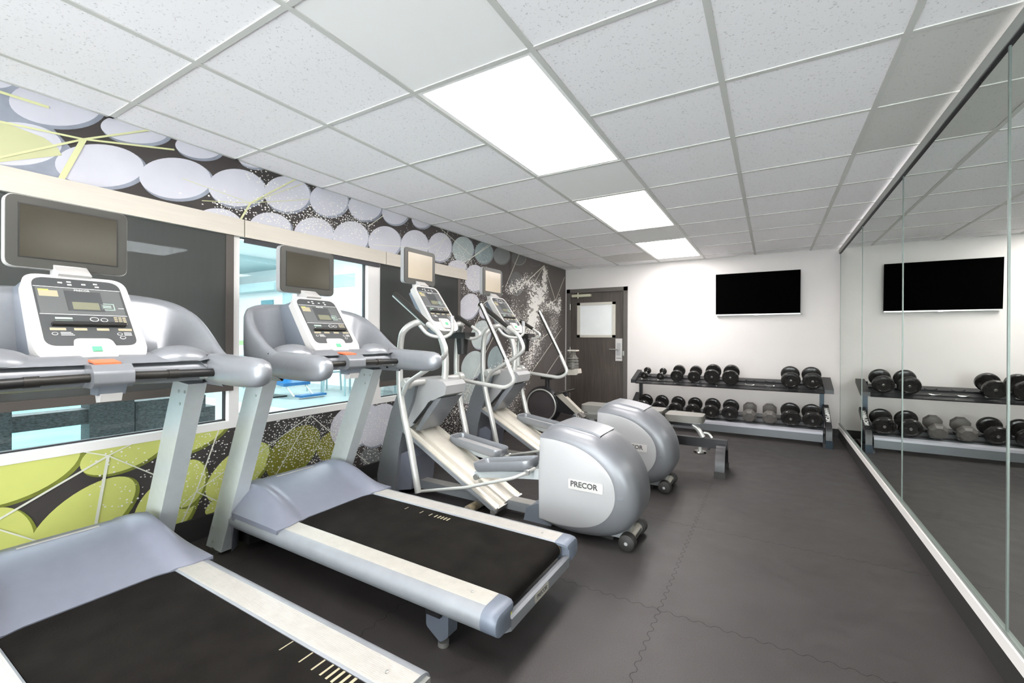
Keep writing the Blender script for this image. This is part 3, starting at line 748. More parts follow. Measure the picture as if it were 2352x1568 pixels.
    # skirts
    for j in (0, NY):
        r0 = [rows[i][j] for i in range(NX + 1)]; V = r0 + [(p[0], p[1], .235 if p[0] > -2.46 else .05) for p in r0]; m_ = NX + 1
        b._add(V, [(i, i + 1, m_ + i + 1, m_ + i) for i in range(NX)], hood_lav)
    r0 = rows[0]; V = r0 + [(p[0], p[1], .05) for p in r0]; b._add(V, [(i, i + 1, n + i + 1, n + i) for i in range(NY)], hood_lav)
    r0 = rows[-1]; V = r0 + [(p[0] - .002, p[1], .243) for p in r0]; b._add(V, [(i, i + 1, n + i + 1, n + i) for i in range(NY)], hood_lav)
    hood = b.done('motor_hood', t, off, angle=1.0)
    b = B(); b.prism([(-2.53, .372), (-2.47, .380), (-2.47, .386), (-2.53, .379)], 'y', -.12, .12, whitep); b.done('white_strip', hood, off)
    # uprights
    for s, y0, y1 in ((-1, -.372, -.302), (1, .322, .395)):
        b = B(); P = [(-2.735, .02), (-2.575, .02), (-2.17, .99), (-2.31, 1.0)]
        b.prism(P, 'y', y0, y1, column_m, .012, 3)
        for (x, z) in ((-2.20, .955), (-2.255, .955), (-2.245, .90), (-2.66, .14), (-2.66, .06)):
            b.lathe([(.007, -.002), (.007, .001), (.003, .002)], (x, y0 - .001, z), 'y', steel, 8)
        b.done('upright', t, off)
        b = B(); b.lathe([(.045, 0), (.045, .018), (.03, .03)], (-2.66, (y0 + y1) / 2, 0), 'z', rubber, 18); b.done('foot', t, off)
        b = B(); b.prism(rp([(-1.16, .07), (-1.09, .028), (-1.05, .06), (-1.05, .168), (-1.16, .168)], .012), 'y', s * .285 - .028, s * .285 + .028, cap_blue, .006)
        b.lathe([(.022, 0), (.022, .018), (.008, .022), (.008, .04)], (-1.095, s * .285, 0), 'z', steel, 14)
        b.done('support_foot', t, off)
    # dashboard shell
    b = B()
    half = [(-2.00, .412, 1.115), (-2.08, .420, 1.150), (-2.16, .424, 1.205), (-2.24, .420, 1.265), (-2.31, .400, 1.315), (-2.375, .355, 1.350), (-2.42, .28, 1.370), (-2.445, .18, 1.380), (-2.455, .09, 1.385)]
    path = [(x, -y, z) for x, y, z in half] + [(-2.457, 0, 1.386)] + [(x, y, z) for x, y, z in half[::-1]]
    path = smooth_path(path, 3)
    rings = []
    N = len(path)
    for i, p in enumerate(path):
        tt = (path[min(i + 1, N - 1)] - path[max(i - 1, 0)]); tt.z = 0; tt.normalize()
        nrm = Vector((tt.y, -tt.x, 0))     # towards outside
        c = Vector((-2.12, 0, 0))
        if nrm.dot(Vector((p.x, p.y, 0)) - c) < 0: nrm = -nrm
        top = p.z; o0 = Vector((p.x, p.y, 0))
        bot = .985
        rr = [o0 - nrm * .03 + Vector((0, 0, bot)), o0 - nrm * .006 + Vector((0, 0, bot + .02)), o0 + Vector((0, 0, (bot + top) / 2)), o0 + Vector((0, 0, top - .03)), o0 - nrm * .008 + Vector((0, 0, top - .006)),
              o0 - nrm * .022 + Vector((0, 0, top)), o0 - nrm * .036 + Vector((0, 0, top - .008)), o0 - nrm * .046 + Vector((0, 0, top - .035)), o0 - nrm * .085 + Vector((0, 0, 1.10 + (top - 1.10) * .30)), o0 - nrm * .115 + Vector((0, 0, 1.098))]
        rings.append([tuple(v) for v in rr])
    b.rings(rings, silver, cap=False, closed=True)
    n = len(rings[0])
    # tray floor and apron
    T1 = [r[-1] for r in rings]
    b._add(T1, [tuple(range(len(T1)))], silver)
    ap = []
    for k in range(13):
        y = -.375 + .75 * k / 12; q = 1 - abs(y) / .375
        ap.append([(-2.22, y, 1.122), (-2.13, y, 1.132 + .004 * q), (-2.075, y, 1.122 + .004 * q), (-2.035, y, 1.100), (-2.012, y, 1.065), (-2.018, y, 1.035), (-2.06, y, 1.016), (-2.20, y, 1.012), (-2.30, y, 1.02)])
    b.rings(ap, silver, cap=True)
    b.box(-2.42, -2.10, -.30, .30, 1.018, 1.09, silver_dark, .02)
    dash = b.done('dashboard', t, off, angle=1.0)
    for s in (-1, 1):   # shaped cup recesses
        b = B(); R_ = []
        for k in range(9):
            a = k / 8 * PI / 2; R_.append((.12 * math.cos(a) + .0001, .060 * math.sin(a)))
        b.lathe([(r, z) for r, z in R_], (0, 0, 0), 'z', silver, 24, M=Matrix.Translation((-2.115, s * .262, 1.100)) @ Matrix.Diagonal((.72, .95, 1, 1)))
        b.done('cup_rest', dash, off, angle=1.0)
    # console support column between dashboard and console
    b = B(); b.prism([(-2.06, 1.08), (-2.10, 1.09), (-2.31, 1.39), (-2.43, 1.37), (-2.43, 1.08)], 'y', -.145, .145, silver_dark, .01); b.done('console_support', t, off)
    # arm rests
    for s in (-1, 1):
        b = B(); prof = []
        P = [(-2.06, 1.0, 0.0), (-2.02, 1.02, 0), (-1.90, 1.0, .004), (-1.80, .97, .006), (-1.73, .90, .006), (-1.695, .74, .005), (-1.675, .5, .003), (-1.668, .2, .002), (-1.667, .02, 0)]
        for x, k, dz_ in P:
            rg = []
            for j in range(20):
                a = 2 * PI * j / 20
                cy_, sz = math.cos(a), math.sin(a)
                e = 2.6
                yy_ = .048 * math.copysign(abs(cy_) ** (2 / e), cy_) * k; zz = .063 * math.copysign(abs(sz) ** (2 / e), sz) * k
                rg.append((x, s * (.374) + yy_, 1.062 + zz - dz_))
            prof.append(rg)
        b.rings(prof, silver)
        b.box(-2.066, -2.060, s * .374 - .044, s * .374 + .044, 1.005, 1.12, black, 0)
        b.done('arm_rest', t, off, angle=1.0)
    # cross bar
    for s in (-1, 1):
        b = B(); b.tube([(-1.975, s * .045, 1.056), (-1.975, s * .345, 1.050)], .015, grip_m, 16); b.tube([(-1.975, s * .17, 1.0535), (-1.975, s * .205, 1.0528)], .018, grip_m, 16); b.tube([(-1.975, s * .205, 1.0528), (-1.975, s * .33, 1.050)], .0165, black, 16)
        b.tube([(-1.975, s * .30, 1.036), (-2.03, s * .31, 1.03)], .008, steel)
        b.done('grip_bar', t, off)
    b = B(); b.prism(rp([(-2.04, 1.10), (-1.965, 1.10), (-1.935, 1.075), (-1.935, 1.035), (-1.96, 1.02), (-2.04, 1.02)], .008), 'y', -.052, .058, silver, .008, 3)
    b.prism([(-2.03, 1.022), (-1.945, 1.03), (-1.965, .995), (-2.03, .995)], 'y', -.035, .04, silver_dark, .004)
    sw = b.done('stop_switch', t, off)
    b = B(); b.prism([(-2.055, 1.108), (-1.985, 1.100), (-1.985, 1.106), (-2.055, 1.115)], 'y', -.035, .035, orange, .003); b.done('stop_button', sw, off)
    b = B(); b.prism([(-2.01, .998), (-1.955, 1.0), (-1.965, .972), (-2.0, .968)], 'y', -.028, .03, whitep, .004); b.done('key_holder', sw, off)
    console(t, off, -2.065, 1.095, -2.315, 1.425, .158, .146)
    b = B(); b.prism([(-2.33, 1.41), (-2.30, 1.43), (-2.365, 1.47), (-2.40, 1.47), (-2.40, 1.41)], 'y', -.05, .045, whitep, .006); b.done('monitor_neck', t, off)
    monitor(t, off, -2.362, 1.452, 1.712, .172, outline=not caps)
    return t
treadmill('grey treadmill nearest the camera, its left half cut off by the photo edge', (-1.72, .600, 0), caps=False)
treadmill('grey treadmill seen whole, between the nearest treadmill and the ellipticals', (-1.72, 1.625, 0))

# ------------------------------------------------------------------ elliptical trainer
def elliptical(label, loc):
    t = thing('elliptical_trainer', label, 'elliptical trainer', loc, 'elliptical trainers'); off = (loc[0], 0, 0)
    D = [(-1.22, .093), (-1.224, .332), (-1.216, .592), (-1.114, .589), (-.988, .567), (-.881, .522), (-.79, .447), (-.747, .364), (-.745, .267), (-.785, .185), (-.856, .126), (-.958, .093), (-1.097, .082)]
    C = [(-1.215, .085), (-1.228, .340), (-1.215, .615), (-1.13, .668), (-.985, .652), (-.855, .622), (-.728, .53), (-.65, .41), (-.622, .27), (-.655, .155), (-.745, .075), (-.90, .038), (-1.08, .040)]
    def dens(P):
        q = smooth_path([(x, 0, z) for x, z in P[2:] + P[:1]], 4); w = [(v.x, v.z) for v in q]
        return w + [(P[0][0] + (P[1][0] - P[0][0]) * k / 4, P[0][1] + (P[1][1] - P[0][1]) * k / 4) for k in (1, 2, 3)] + [P[1]] + [(P[1][0] + (P[2][0] - P[1][0]) * k / 4, P[1][1] + (P[2][1] - P[1][1]) * k / 4) for k in (1, 2, 3)]
    Dd, Cd = dens(D), dens(C)
    b = B(); R_ = []
    for y, k in ((-.200, 0), (-.197, .20), (-.189, .46), (-.174, .72), (-.152, .89), (-.115, .975), (-.05, 1), (.05, 1), (.115, .975), (.152, .89), (.174, .72), (.189, .46), (.197, .20), (.200, 0)):
        R_.append([(d[0] + (c[0] - d[0]) * k, y, d[1] + (c[1] - d[1]) * k) for d, c in zip(Dd, Cd)])
    b.rings(R_, rim_grey)
    b.box(-.80, -.70, -.2025, -.150, .300, .3015, silver_dark)
    hs = b.done('rear_housing', t, off, angle=1.0)
    for s in (-1, 1):
        b = B(); cx_, cz_ = -1.0, .33
        Pn = [(cx_ + (x - cx_) * .985, cz_ + (z - cz_) * .985) for x, z in Dd]
        Pm = [(cx_ + (x - cx_) * .93, cz_ + (z - cz_) * .93) for x, z in Dd]
        b.rings([[(x, s * .196, z) for x, z in Pn], [(x, s * .204, z) for x, z in Pn], [(x, s * .2085, z) for x, z in Pm]], lightp)
        sp = b.done('side_panel', hs, off, angle=.9)
    b = B(); M = Matrix.Translation((-.917, -.2125, .345)) @ Matrix.Rotation(PI / 2, 4, 'X')
    b.prism(rp([(-.105, -.029), (.105, -.029), (.105, .029), (-.105, .029)], .008), 'z', -.006, 0, whitep, .002, M=M)
    b.text('PRECOR', .044, M @ Matrix.Translation((-.010, .002, .0008)), printg, .0005, bold=.0012)
    b.done('nameplate', hs, off)
    b = B(); b.prism([(-1.214, .61), (-1.18, .652), (-1.125, .673), (-1.05, .668), (-.985, .658), (-.90, .642), (-.855, .628), (-.87, .60), (-1.0, .62), (-1.15, .61)], 'y', -.128, .128, silver, .004, 3); b.done('top_cover', hs, off)
    # rear stand with transport rollers
    b = B(); b.prism([(-1.0, .02), (-.95, .07), (-.72, .12), (-.70, .09), (-.72, .02)], 'y', -.045, .045, column_m, .004); b.prism([(-1.0, .0), (-1.0, .02), (-.80, .02), (-.80, .0)], 'y', -.05, .05, rubber); b.done('rear_stand', t, off)
    b = B(); b.tube([(-.695, -.115, .048), (-.695, .125, .048)], .030, ramp_m, 18)
    for k in range(16): b.box(-.668, -.664, -.06 + k * .008, -.057 + k * .008, .045, .062, printg)
    rl = b.done('transport_axle', t, off)
    for s in (-1, 1):
        b = B(); b.lathe([(.008, -.038), (.036, -.036), (.045, -.030), (.047, -.01), (.047, .022), (.042, .030), (.02, .032)], (-.695, s * .125, .048), 'y', rubber, 24)
        b.lathe([(.010, -.002), (.008, .001)], (-.695, s * .125 + s * .037, .048), 'y', lightp, 12)
        b.done('roller_wheel', t, off)
    # base beam
    b = B(); b.box(-2.60, -1.18, -.045, .045, .035, .095, alu_side, .006); b.box(-2.60, -1.18, -.040, .040, .094, .0965, alu); b.done('base_beam', t, off)
    b = B(); b.prism([(-1.40, .0), (-1.38, .085), (-1.30, .125), (-1.20, .125), (-1.20, 0)], 'y', -.07, .07, silver_dark, .01); b.done('housing_foot', t, off)
    b = B(); b.tube([(-1.76, -.20, .032), (-1.76, .22, .032)], .030, tube_m, 16); b.tube([(-1.76, -.20, .032), (-1.76, -.10, .032)], .0305, rust, 16); b.done('cross_foot', t, off)
    # ramp
    b = B(); x0, z0, x1, z1 = -2.37, .530, -1.54, .085; L = math.hypot(x1 - x0, z1 - z0); ux = Vector(((x1 - x0) / L, 0, (z1 - z0) / L)); uy = Vector((0, 1, 0)); uz = ux.cross(uy)
    if uz.z < 0: uz = -uz
    M = Matrix.Translation((x0, 0, z0)) @ Matrix(((ux.x, uy.x, uz.x, 0), (ux.y, uy.y, uz.y, 0), (ux.z, uy.z, uz.z, 0), (0, 0, 0, 1)))
    prof = [(-.175, -.045), (-.175, -.012), (-.155, -.008), (-.145, .004), (-.135, -.006), (-.085, -.006), (-.075, .006), (-.065, .012), (.045, .012), (.055, .006), (.065, -.006), (.115, -.006), (.125, .004), (.135, -.008), (.155, -.012), (.155, -.045)]
    b.prism(prof, 'x', 0, L, ramp_m, M=M)
    rm = b.done('ramp', t, off)
    b = B(); b.box(0, L, -.178, -.173, -.048, -.020, alu_side, M=M); b.box(L - .002, L + .01, -.17, .15, -.044, -.004, steel, .003, M=M)
    for y in (-.16, -.02, .14): b.tube([M @ Vector((L - .01, y - .02, -.05)), M @ Vector((L - .01, y + .02, -.05))], .020, steel, 12)
    b.done('ramp_end', rm, off)
    # front tower
    b = B(); P = [(-2.655, .012), (-2.665, .12), (-2.60, .38), (-2.52, .62), (-2.42, .84), (-2.36, .885), (-2.26, .87), (-2.30, .72), (-2.375, .56), (-2.43, .36), (-2.46, .12), (-2.47, .012)]
    b.prism(P, 'y', -.165, .165, silver, .022, 3)
    tw = b.done('front_tower', t, off)
    b = B(); b.prism([(-2.47, .02), (-2.335, .05), (-2.30, .30), (-2.36, .34), (-2.45, .30)], 'y', -.135, .11, hood_lav, .02, 3); b.done('tower_pocket', tw, off)
    b = B(); b.prism([(-2.37, .74), (-2.34, .87), (-2.27, .895), (-2.03, .878), (-2.00, .85), (-2.015, .785), (-2.17, .72), (-2.30, .55), (-2.37, .50)], 'y', -.135, .10, lightp, .018, 3); b.done('lift_cover', tw, off)
    b = B(); b.prism([(-2.32, .55), (-2.295, .55), (-2.12, .735), (-2.145, .735)], 'y', -.139, -.130, black); b.prism([(-2.30, .50), (-2.26, .50), (-2.05, .76), (-2.13, .745)], 'y', -.128, .12, silver, .01); b.done('lift_slot', tw, off)
    # hub bar
    b = B(); b.tube([(-2.22, -.345, .870), (-2.22, .345, .870)], .026, tube_m, 16)
    for s in (-1, 1): b.lathe([(.020, -.03), (.040, -.025), (.042, .02), (.030, .03)], (-2.22, s * .300, .870), 'y', tube_m, 20)
    b.done('pivot_hub', t, off)
    # mast
    b = B(); b.tube(smooth_path([(-2.14, 0, .80), (-2.12, 0, .95), (-2.13, 0, 1.10), (-2.19, 0, 1.26)], 5), .026, tube_m, 16); b.done('mast', t, off)
    # frame tube left & right (hooks under the console)
    for s in (-1, 1):
        b = B(); pth = smooth_path([(-2.20, s * .13, 1.27), (-2.165, s * .24, 1.305), (-2.22, s * .315, 1.258), (-2.260, s * .325, 1.16), (-2.266, s * .325, .86), (-2.225, s * .325, .65), (-2.171, s * .322, .46), (-2.095, s * .318, .125)], 6)
        b.tube(pth, .023, tube_m, 14); b.done('swing_tube', t, off)
    # moving handlebars
    b = B(); pth = corner_path([(-2.215, -.345, .80), (-2.165, -.35, .885), (-1.915, -.352, 1.022), (-1.815, -.352, 1.095), (-1.88, -.352, 1.225), (-1.99, -.35, 1.290)], .055, 6)
    b.tube(pth, .0165, tube_m, 14); b.tube([(-2.00, -.35, 1.296), (-2.15, -.35, 1.402)], [.014, .013], lightp, 12); h = b.done('handlebar', t, off)
    b = B(); b.tube([(-1.99, -.35, 1.290), (-2.14, -.35, 1.398), (-2.295, -.35, 1.505)], [.018, .021, .019], grip_m, 14); b.tube([(-2.0, -.352, 1.278), (-2.305, -.352, 1.492)], .011, tube_m, 10); b.done('hand_grip', h, off)
    b = B(); pth = corner_path([(-2.25, .345, .85), (-2.15, .35, .832), (-1.80, .352, .800), (-1.715, .352, .855), (-1.80, .352, 1.028)], .06, 6)
    b.tube(pth, .0165, tube_m, 14); h = b.done('handlebar', t, off)
    b = B(); b.tube([(-1.80, .352, 1.028), (-1.92, .35, 1.25), (-2.037, .35, 1.467)], [.017, .020, .018], grip_m, 14); b.tube([(-1.79, .338, 1.03), (-2.03, .336, 1.472)], .010, tube_m, 10); b.done('hand_grip', h, off)
    # fixed handlebar
    b = B(); pth = corner_path([(-2.18, -.24, 1.30), (-2.10, -.22, 1.21), (-1.99, -.17, 1.195), (-1.95, -.13, 1.23), (-1.955, -.13, 1.335)], .05, 5)
    b.tube(pth, .013, tube_m, 12); b.tube([(-1.953, -.13, 1.30), (-1.957, -.13, 1.35)], .015, lightp)
    b.done('fixed_handlebar', t, off); b = B()
    pth = corner_path([(-2.185, .23, 1.207), (-2.03, .25, 1.185), (-1.96, .25, 1.225), (-2.064, .25, 1.291)], .04, 5)
    b.tube(pth, .013, tube_m, 12); fh = b.done('fixed_handlebar', t, off)
    b = B(); b.tube([(-2.055, .25, 1.286), (-2.20, .25, 1.366)], .0165, grip_m, 14); b.done('hand_grip', fh, off)
    b = B(); b.box(-2.235, -2.065, .17, .31, 1.190, 1.238, black, .012); b.done('cup_bracket', t, off)
    b = B(); b.lathe([(.032, 1.06), (.040, 1.065), (.050, 1.175), (.052, 1.20), (.044, 1.20), (.036, 1.08)], (-2.15, .255, 0), 'z', black, 20); b.done('cup_holder', t, off)
    # linkage, pedals
    def pedal(x0, zt0, x1, zt1, yc, hy):
        Lp = math.hypot(x1 - x0, zt1 - zt0); dx_ = Vector(((x1 - x0) / Lp, 0, (zt1 - zt0) / Lp)); dz_ = Vector((-dx_.z, 0, dx_.x))
        M = Matrix.Translation((x0, yc, zt0)) @ Matrix(((dx_.x, 0, dz_.x, 0), (0, 1, 0, 0), (dx_.z, 0, dz_.z, 0), (0, 0, 0, 1)))
        o_ = rp([(0, -hy), (Lp, -hy), (Lp, hy), (0, hy)], .05, 6)
        def sc_(k, z): return [(Lp / 2 + (x - Lp / 2) * k[0], y * k[1], z) for x, y in o_]
        b = B(M); b.rings([sc_((.93, .86), -.062), sc_((.98, .96), -.045), sc_((1, 1), -.005), sc_((.99, .98), 0), sc_((.955, .90), -.004), sc_((.93, .84), -.034), sc_((.3, .3), -.036)], silver)
        pd = b.done('pedal', t, off, angle=.9)
        b = B(M); b.rings([sc_((.84, .66), -.0345), sc_((.84, .66), -.030)], lightp); b.done('tread_pad', pd, off)
    pedal(-1.735, .352, -1.295, .432, -.115, .085)
    pedal(-2.150, .438, -1.685, .378, .155, .085)
    for s, P in ((-1, [(-1.735, .285), (-1.36, .345), (-1.19, .385), (-1.19, .32), (-1.36, .30), (-1.735, .245)]), (1, [(-2.13, .372), (-1.70, .315), (-1.19, .335), (-1.19, .28), (-1.70, .262), (-2.13, .335)])):
        b = B(); y = -.135 if s < 0 else .155
        b.prism(P, 'y', y - .022, y + .022, column_m, .004); b.lathe([(.020, -.04), (.020, .04)], (P[0][0] + .02, y, P[0][1] - .03), 'y', steel, 14); b.done('pedal_arm', t, off)
    for P in ([(-2.082, -.300, .131), (-1.70, -.300, .225), (-1.345, -.295, .345), (-1.285, -.235, .372), (-1.285, -.14, .372)], [(-2.085, .300, .131), (-2.0, .29, .18), (-1.72, .27, .30), (-1.70, .19, .31)]):
        b = B(); b.tube(corner_path(P, .03), .0105, tube_m, 10); b.lathe([(.018, -.012), (.018, .012)], P[-2], 'y', steel, 14); b.done('link_rod', t, off)
    # console + monitor
    b = B(); b.prism([(-2.10, 1.235), (-2.16, 1.22), (-2.24, 1.26), (-2.40, 1.53), (-2.37, 1.56)], 'y', -.10, .10, silver_dark, .01); b.done('console_back', t, off)
    console(t, off, -2.085, 1.245, -2.33, 1.595, .152, .138)
    b = B(); b.prism([(-2.36, 1.57), (-2.33, 1.60), (-2.385, 1.64), (-2.42, 1.64), (-2.41, 1.57)], 'y', -.05, .05, whitep, .006); b.done('monitor_neck', t, off)
    monitor(t, off, -2.375, 1.612, 1.880, .172, sm=screen_refl)
    return t
e1 = elliptical('nearer elliptical trainer, beside the treadmill seen whole', (-1.65, 2.60, 0))
e2 = copy_tree(e1); e2.location = (-1.66, 3.66, .012)
e2.location.z = 0
e2['label'] = 'farther elliptical trainer, between the nearer one and the weight bench'

# ------------------------------------------------------------------ television
t = thing('television', 'black flat screen television on the white end wall', 'television', (-.17, YB, 1.52)); off = t.location
b = B(); b.prism([(YB - .045, 1.520), (YB - .075, 2.070), (YB - .045, 2.07), (YB - .02, 1.52)], 'x', -.655, .315, tvm, .003)
b.done('body', t, off)
b = B(); b.prism([(YB - .0465, 1.533), (YB - .0755, 2.062), (YB - .0745, 2.062), (YB - .0455, 1.533)], 'x', -.650, .310, tvm); b.done('screen', t, off)
b = B(); b.box(-.655, .315, YB - .050, YB - .040, 1.512, 1.526, steel, .003); b.box(-.19, -.15, YB - .056, YB - .04, 1.505, 1.526, steel, .004); b.done('bottom_trim', t, off)
b = B(); b.box(-.35, .01, YB - .035, YB - .004, 1.65, 1.95, blackm); b.done('wall_mount', t, off)

# ------------------------------------------------------------------ dumbbell rack
t = thing('dumbbell_rack', 'black two-shelf dumbbell rack against the white end wall', 'weight rack', (-.53, 6.2, 0)); off = t.location
SX = [-1.487 + .2107 * i for i in range(10)]
def shelf(y0, z0, y1, z1, lip, name):
    b = B(); d = Vector((0, y1 - y0, z1 - z0)).normalized(); n = Vector((0, -d.z, d.y))
    def P(s, h): v = Vector((0, y0, z0)) + d * s + n * h; return (v.y, v.z)
    L = math.hypot(y1 - y0, z1 - z0)
    b.prism([P(0, -.01), P(L, -.01), P(L, -.022), P(0, -.022)], 'x', -1.60, .52, shelfg if lip else blackm)
    b.prism([P(L * .62, 0.003), P(L * .62 + .03, .003), P(L * .62 + .03, -.02), P(L * .62, -.02)], 'x', -1.60, .52, blackm, .004)
    b.prism([P(L * .25, -.002), P(L * .25 + .03, -.002), P(L * .25 + .03, -.02), P(L * .25, -.02)], 'x', -1.60, .52, blackm, .004)
    sh = b.done(name, t, off)
    if lip:
        b = B(); b.prism([(y0 - .02, z0 - .005), (y0 + .015, z0 + .012), (y0 + .015, z0 - .02), (y0 - .02, z0 - .035)], 'x', -1.60, .50, lavlip); b.prism([(y0 - .022, z0 - .03), (y0, z0 - .03), (y0, z0 - .115), (y0 - .022, z0 - .115)], 'x', -1.60, .50, shelfg, .003); b.done('front_lip', sh, off)
    return sh, P, L, d, n
s1, P1, L1, d1, n1 = shelf(6.03, .600, 6.36, .705, False, 'shelf')
s2, P2, L2, d2, n2 = shelf(5.98, .165, 6.30, .275, True, 'shelf')
for (sh, P_, L_) in ((s1, P1, L1), (s2, P2, L2)):
    for x in SX:
        for f_ in (.27, .66):
            b = B(); yy_, zz_ = P_(L_ * f_, .004); R_ = []
            for k in range(9):
                a = PI + PI * k / 8; R_.append((x + .052 * math.cos(a), yy_, zz_ + .010 + .014 * math.sin(a)))
            b.tube(R_, .006, chrome if f_ < .5 else blackm, 8); b.done('saddle', sh, off)
for s, x in ((-1, -1.60), (1, .52)):
    b = B(); b.prism([(6.37, 0.0), (6.37, .72), (6.33, .72), (6.33, 0.0)], 'x', x - .022, x + .022, blackm if s < 0 else bluek, .005)
    b.prism([(6.34, .38), (6.30, .43), (5.93, .24), (5.90, .18), (5.90, .03), (5.955, .03), (5.955, .17), (5.97, .20)], 'x', x + (.002 if s > 0 else -.060), x + (.060 if s > 0 else -.002), blackm, .006)
    b.box(x - (.025 if s > 0 else .065), x + (.065 if s > 0 else .025), 5.90, 6.45, .0, .04, blackm, .006)
    up = b.done('upright', t, off)
    b = B(); b.prism([(6.03, .585), (6.03, .630), (6.38, .745), (6.38, .70)], 'x', x - .060 if s < 0 else x + .0, x + .0 if s < 0 else x + .085, blackm, .005); b.done('end_plate', t, off)
    b = B(); b.box(min(x, x + s * .064), max(x, x + s * .064), 5.885, 5.96, .0, .085, bluek, .006); b.done('foot_cap', t, off)
    if s > 0:
        b = B(); d_ = Vector((0, 6.30 - 5.93, .43 - .24)).normalized(); nn = Vector((0, -d_.z, d_.y)); xx = Vector((1, 0, 0))
        c_ = Vector((x + .031, 6.115, .335)) + nn * .003
        M = Matrix.Translation(c_) @ Matrix(((-d_.x, xx.x, nn.x, 0), (-d_.y, xx.y, nn.y, 0), (-d_.z, xx.z, nn.z, 0), (0, 0, 0, 1)))
        b.text('HAMPTON', .055, M, printw, .0006, bold=.002); b.done('lettering', up, off)

def dumbbell(label, kind, r, x, shelf_i, gl):
    P_, L_, d_, n_ = ((P1, L1, d1, n1) if shelf_i == 0 else (P2, L2, d2, n2))
    c = P_(L_ * .47, .042 + r * .62)
    ln = {'small': .10, 'plate': .10, 'pro': .11, 'hex': .10}[kind]
    t = thing('dumbbell', label, 'dumbbell', (x, c[0], c[1]), gl)
    t.rotation_euler = (math.atan2(d_.z, d_.y), 0, 0)
    b = B(); b.tube([(0, -ln, 0), (0, ln, 0)], .014, chrome if kind in ('hex', 'small') else blackm, 12); b.done('handle', t)
    for s in (-1, 1):
        b = B()
        if kind == 'small': b.lathe([(.012, 0), (r * .8, .004), (r, .016), (r, .028), (r * .85, .036), (r * .3, .038)], (0, 0, 0), 'y', db_m, 24, M=Matrix.Translation((0, s * .070, 0)) @ (Matrix.Rotation(PI, 4, 'Z') if s < 0 else Matrix()))
        elif kind == 'plate':
            b.lathe([(.015, 0), (r * .92, .002), (r, .008), (r, .040), (r * .96, .046), (r * .86, .047), (r * .84, .042), (r * .3, .042)], (0, 0, 0), 'y', db_m, 30, M=Matrix.Translation((0, s * .070, 0)) @ (Matrix.Rotation(PI, 4, 'Z') if s < 0 else Matrix()))
        elif kind == 'pro':
            b.lathe([(.015, 0), (r * .80, .002), (r * .94, .010), (r, .022), (r, .040), (r * .93, .055), (r * .72, .060), (r * .66, .052), (r * .25, .052)], (0, 0, 0), 'y', db_m, 30, M=Matrix.Translation((0, s * .066, 0)) @ (Matrix.Rotation(PI, 4, 'Z') if s < 0 else Matrix()))
        else:
            rings = []
            for rr, y in ((.55, .055), (1, .072), (1, .118), (.70, .138)):
                rings.append([(r * rr * math.cos(2 * PI * (k + .5) / 8), s * y, r * rr * math.sin(2 * PI * (k + .5) / 8)) for k in range(8)])
            b.rings(rings, db_hex)
        h = b.done('head', t, angle=.5)
        if kind in ('small', 'plate', 'pro'):
            q = {'small': .070 + .038, 'plate': .070 + .043, 'pro': .066 + .052}[kind]
            b = B(); b.lathe([(.016 if kind != 'pro' else .010, 0), (.015, .003), (.008, .005), (.007, .003)], (0, 0, 0), 'y', chrome, 16, M=Matrix.Translation((0, s * q, 0)) @ (Matrix.Rotation(PI, 4, 'Z') if s < 0 else Matrix()))
            b.done('end_cap', h)
    return t
pos = ['leftmost on', 'second from the left on', 'third from the left on', 'fourth from the left on', 'fifth from the left on', 'sixth from the left on', '', '', 'second from the right on', 'rightmost on']
top = {0: ('small', .050, 'small black dumbbell'), 1: ('small', .048, 'small black dumbbell'), 2: ('plate', .078, 'medium black plate dumbbell'), 3: ('plate', .076, 'medium black plate dumbbell'),
       4: ('plate', .094, 'large black plate dumbbell'), 5: ('plate', .094, 'large black plate dumbbell'), 8: ('pro', .098, 'black round-head dumbbell with shiny face'), 9: ('pro', .098, 'glossy black round-head dumbbell')}
for i, (k, r, l) in top.items(): dumbbell(l + ', ' + pos[i] + ' the upper rack shelf', k, r, SX[i], 0, 'dumbbells on the upper shelf')
pos[6] = 'seventh from the left on'; pos[7] = 'eighth from the left on'
for i in range(10):
    k, r = ('hex', .080) if i in (6, 7) else ('pro', .090 if i < 4 else (.094 if i < 6 else .100))
    l = 'grey octagonal-head dumbbell with a chrome handle' if k == 'hex' else 'heavy black round-head dumbbell'
    dumbbell(l + ', ' + pos[i] + ' the lower rack shelf', k, r, SX[i], 1, 'dumbbells on the lower shelf')

# ------------------------------------------------------------------ weight bench
t = thing('weight_bench', 'adjustable weight bench with grey pads behind the farther elliptical', 'weight bench', (-1.0, 4.33, 0)); off = t.location
Yc = 4.33
b = B(); b.prism(rp([(-1.67, Yc - .13), (-.87, Yc - .14), (-.87, Yc + .14), (-1.67, Yc + .12)], .05), 'z', .455, .520, padm, .018, 3); b.done('back_pad', t, off)
b = B(); b.prism(rp([(-.845, Yc - .14), (-.52, Yc - .11), (-.52, Yc + .11), (-.845, Yc + .14)], .05), 'z', .440, .500, padm, .018, 3); b.done('seat_pad', t, off)
b = B(); b.box(-1.62, -.55, Yc - .06, Yc - .03, .425, .452, tube_m, .004); b.box(-1.62, -.55, Yc + .03, Yc + .06, .425, .452, tube_m, .004); b.box(-1.5, -.62, Yc - .07, Yc + .07, .40, .425, blackm); b.done('pad_frame', t, off)
b = B(); b.box(-1.55, -.33, Yc - .03, Yc + .03, .215, .295, blackm, .006); b.done('main_beam', t, off)
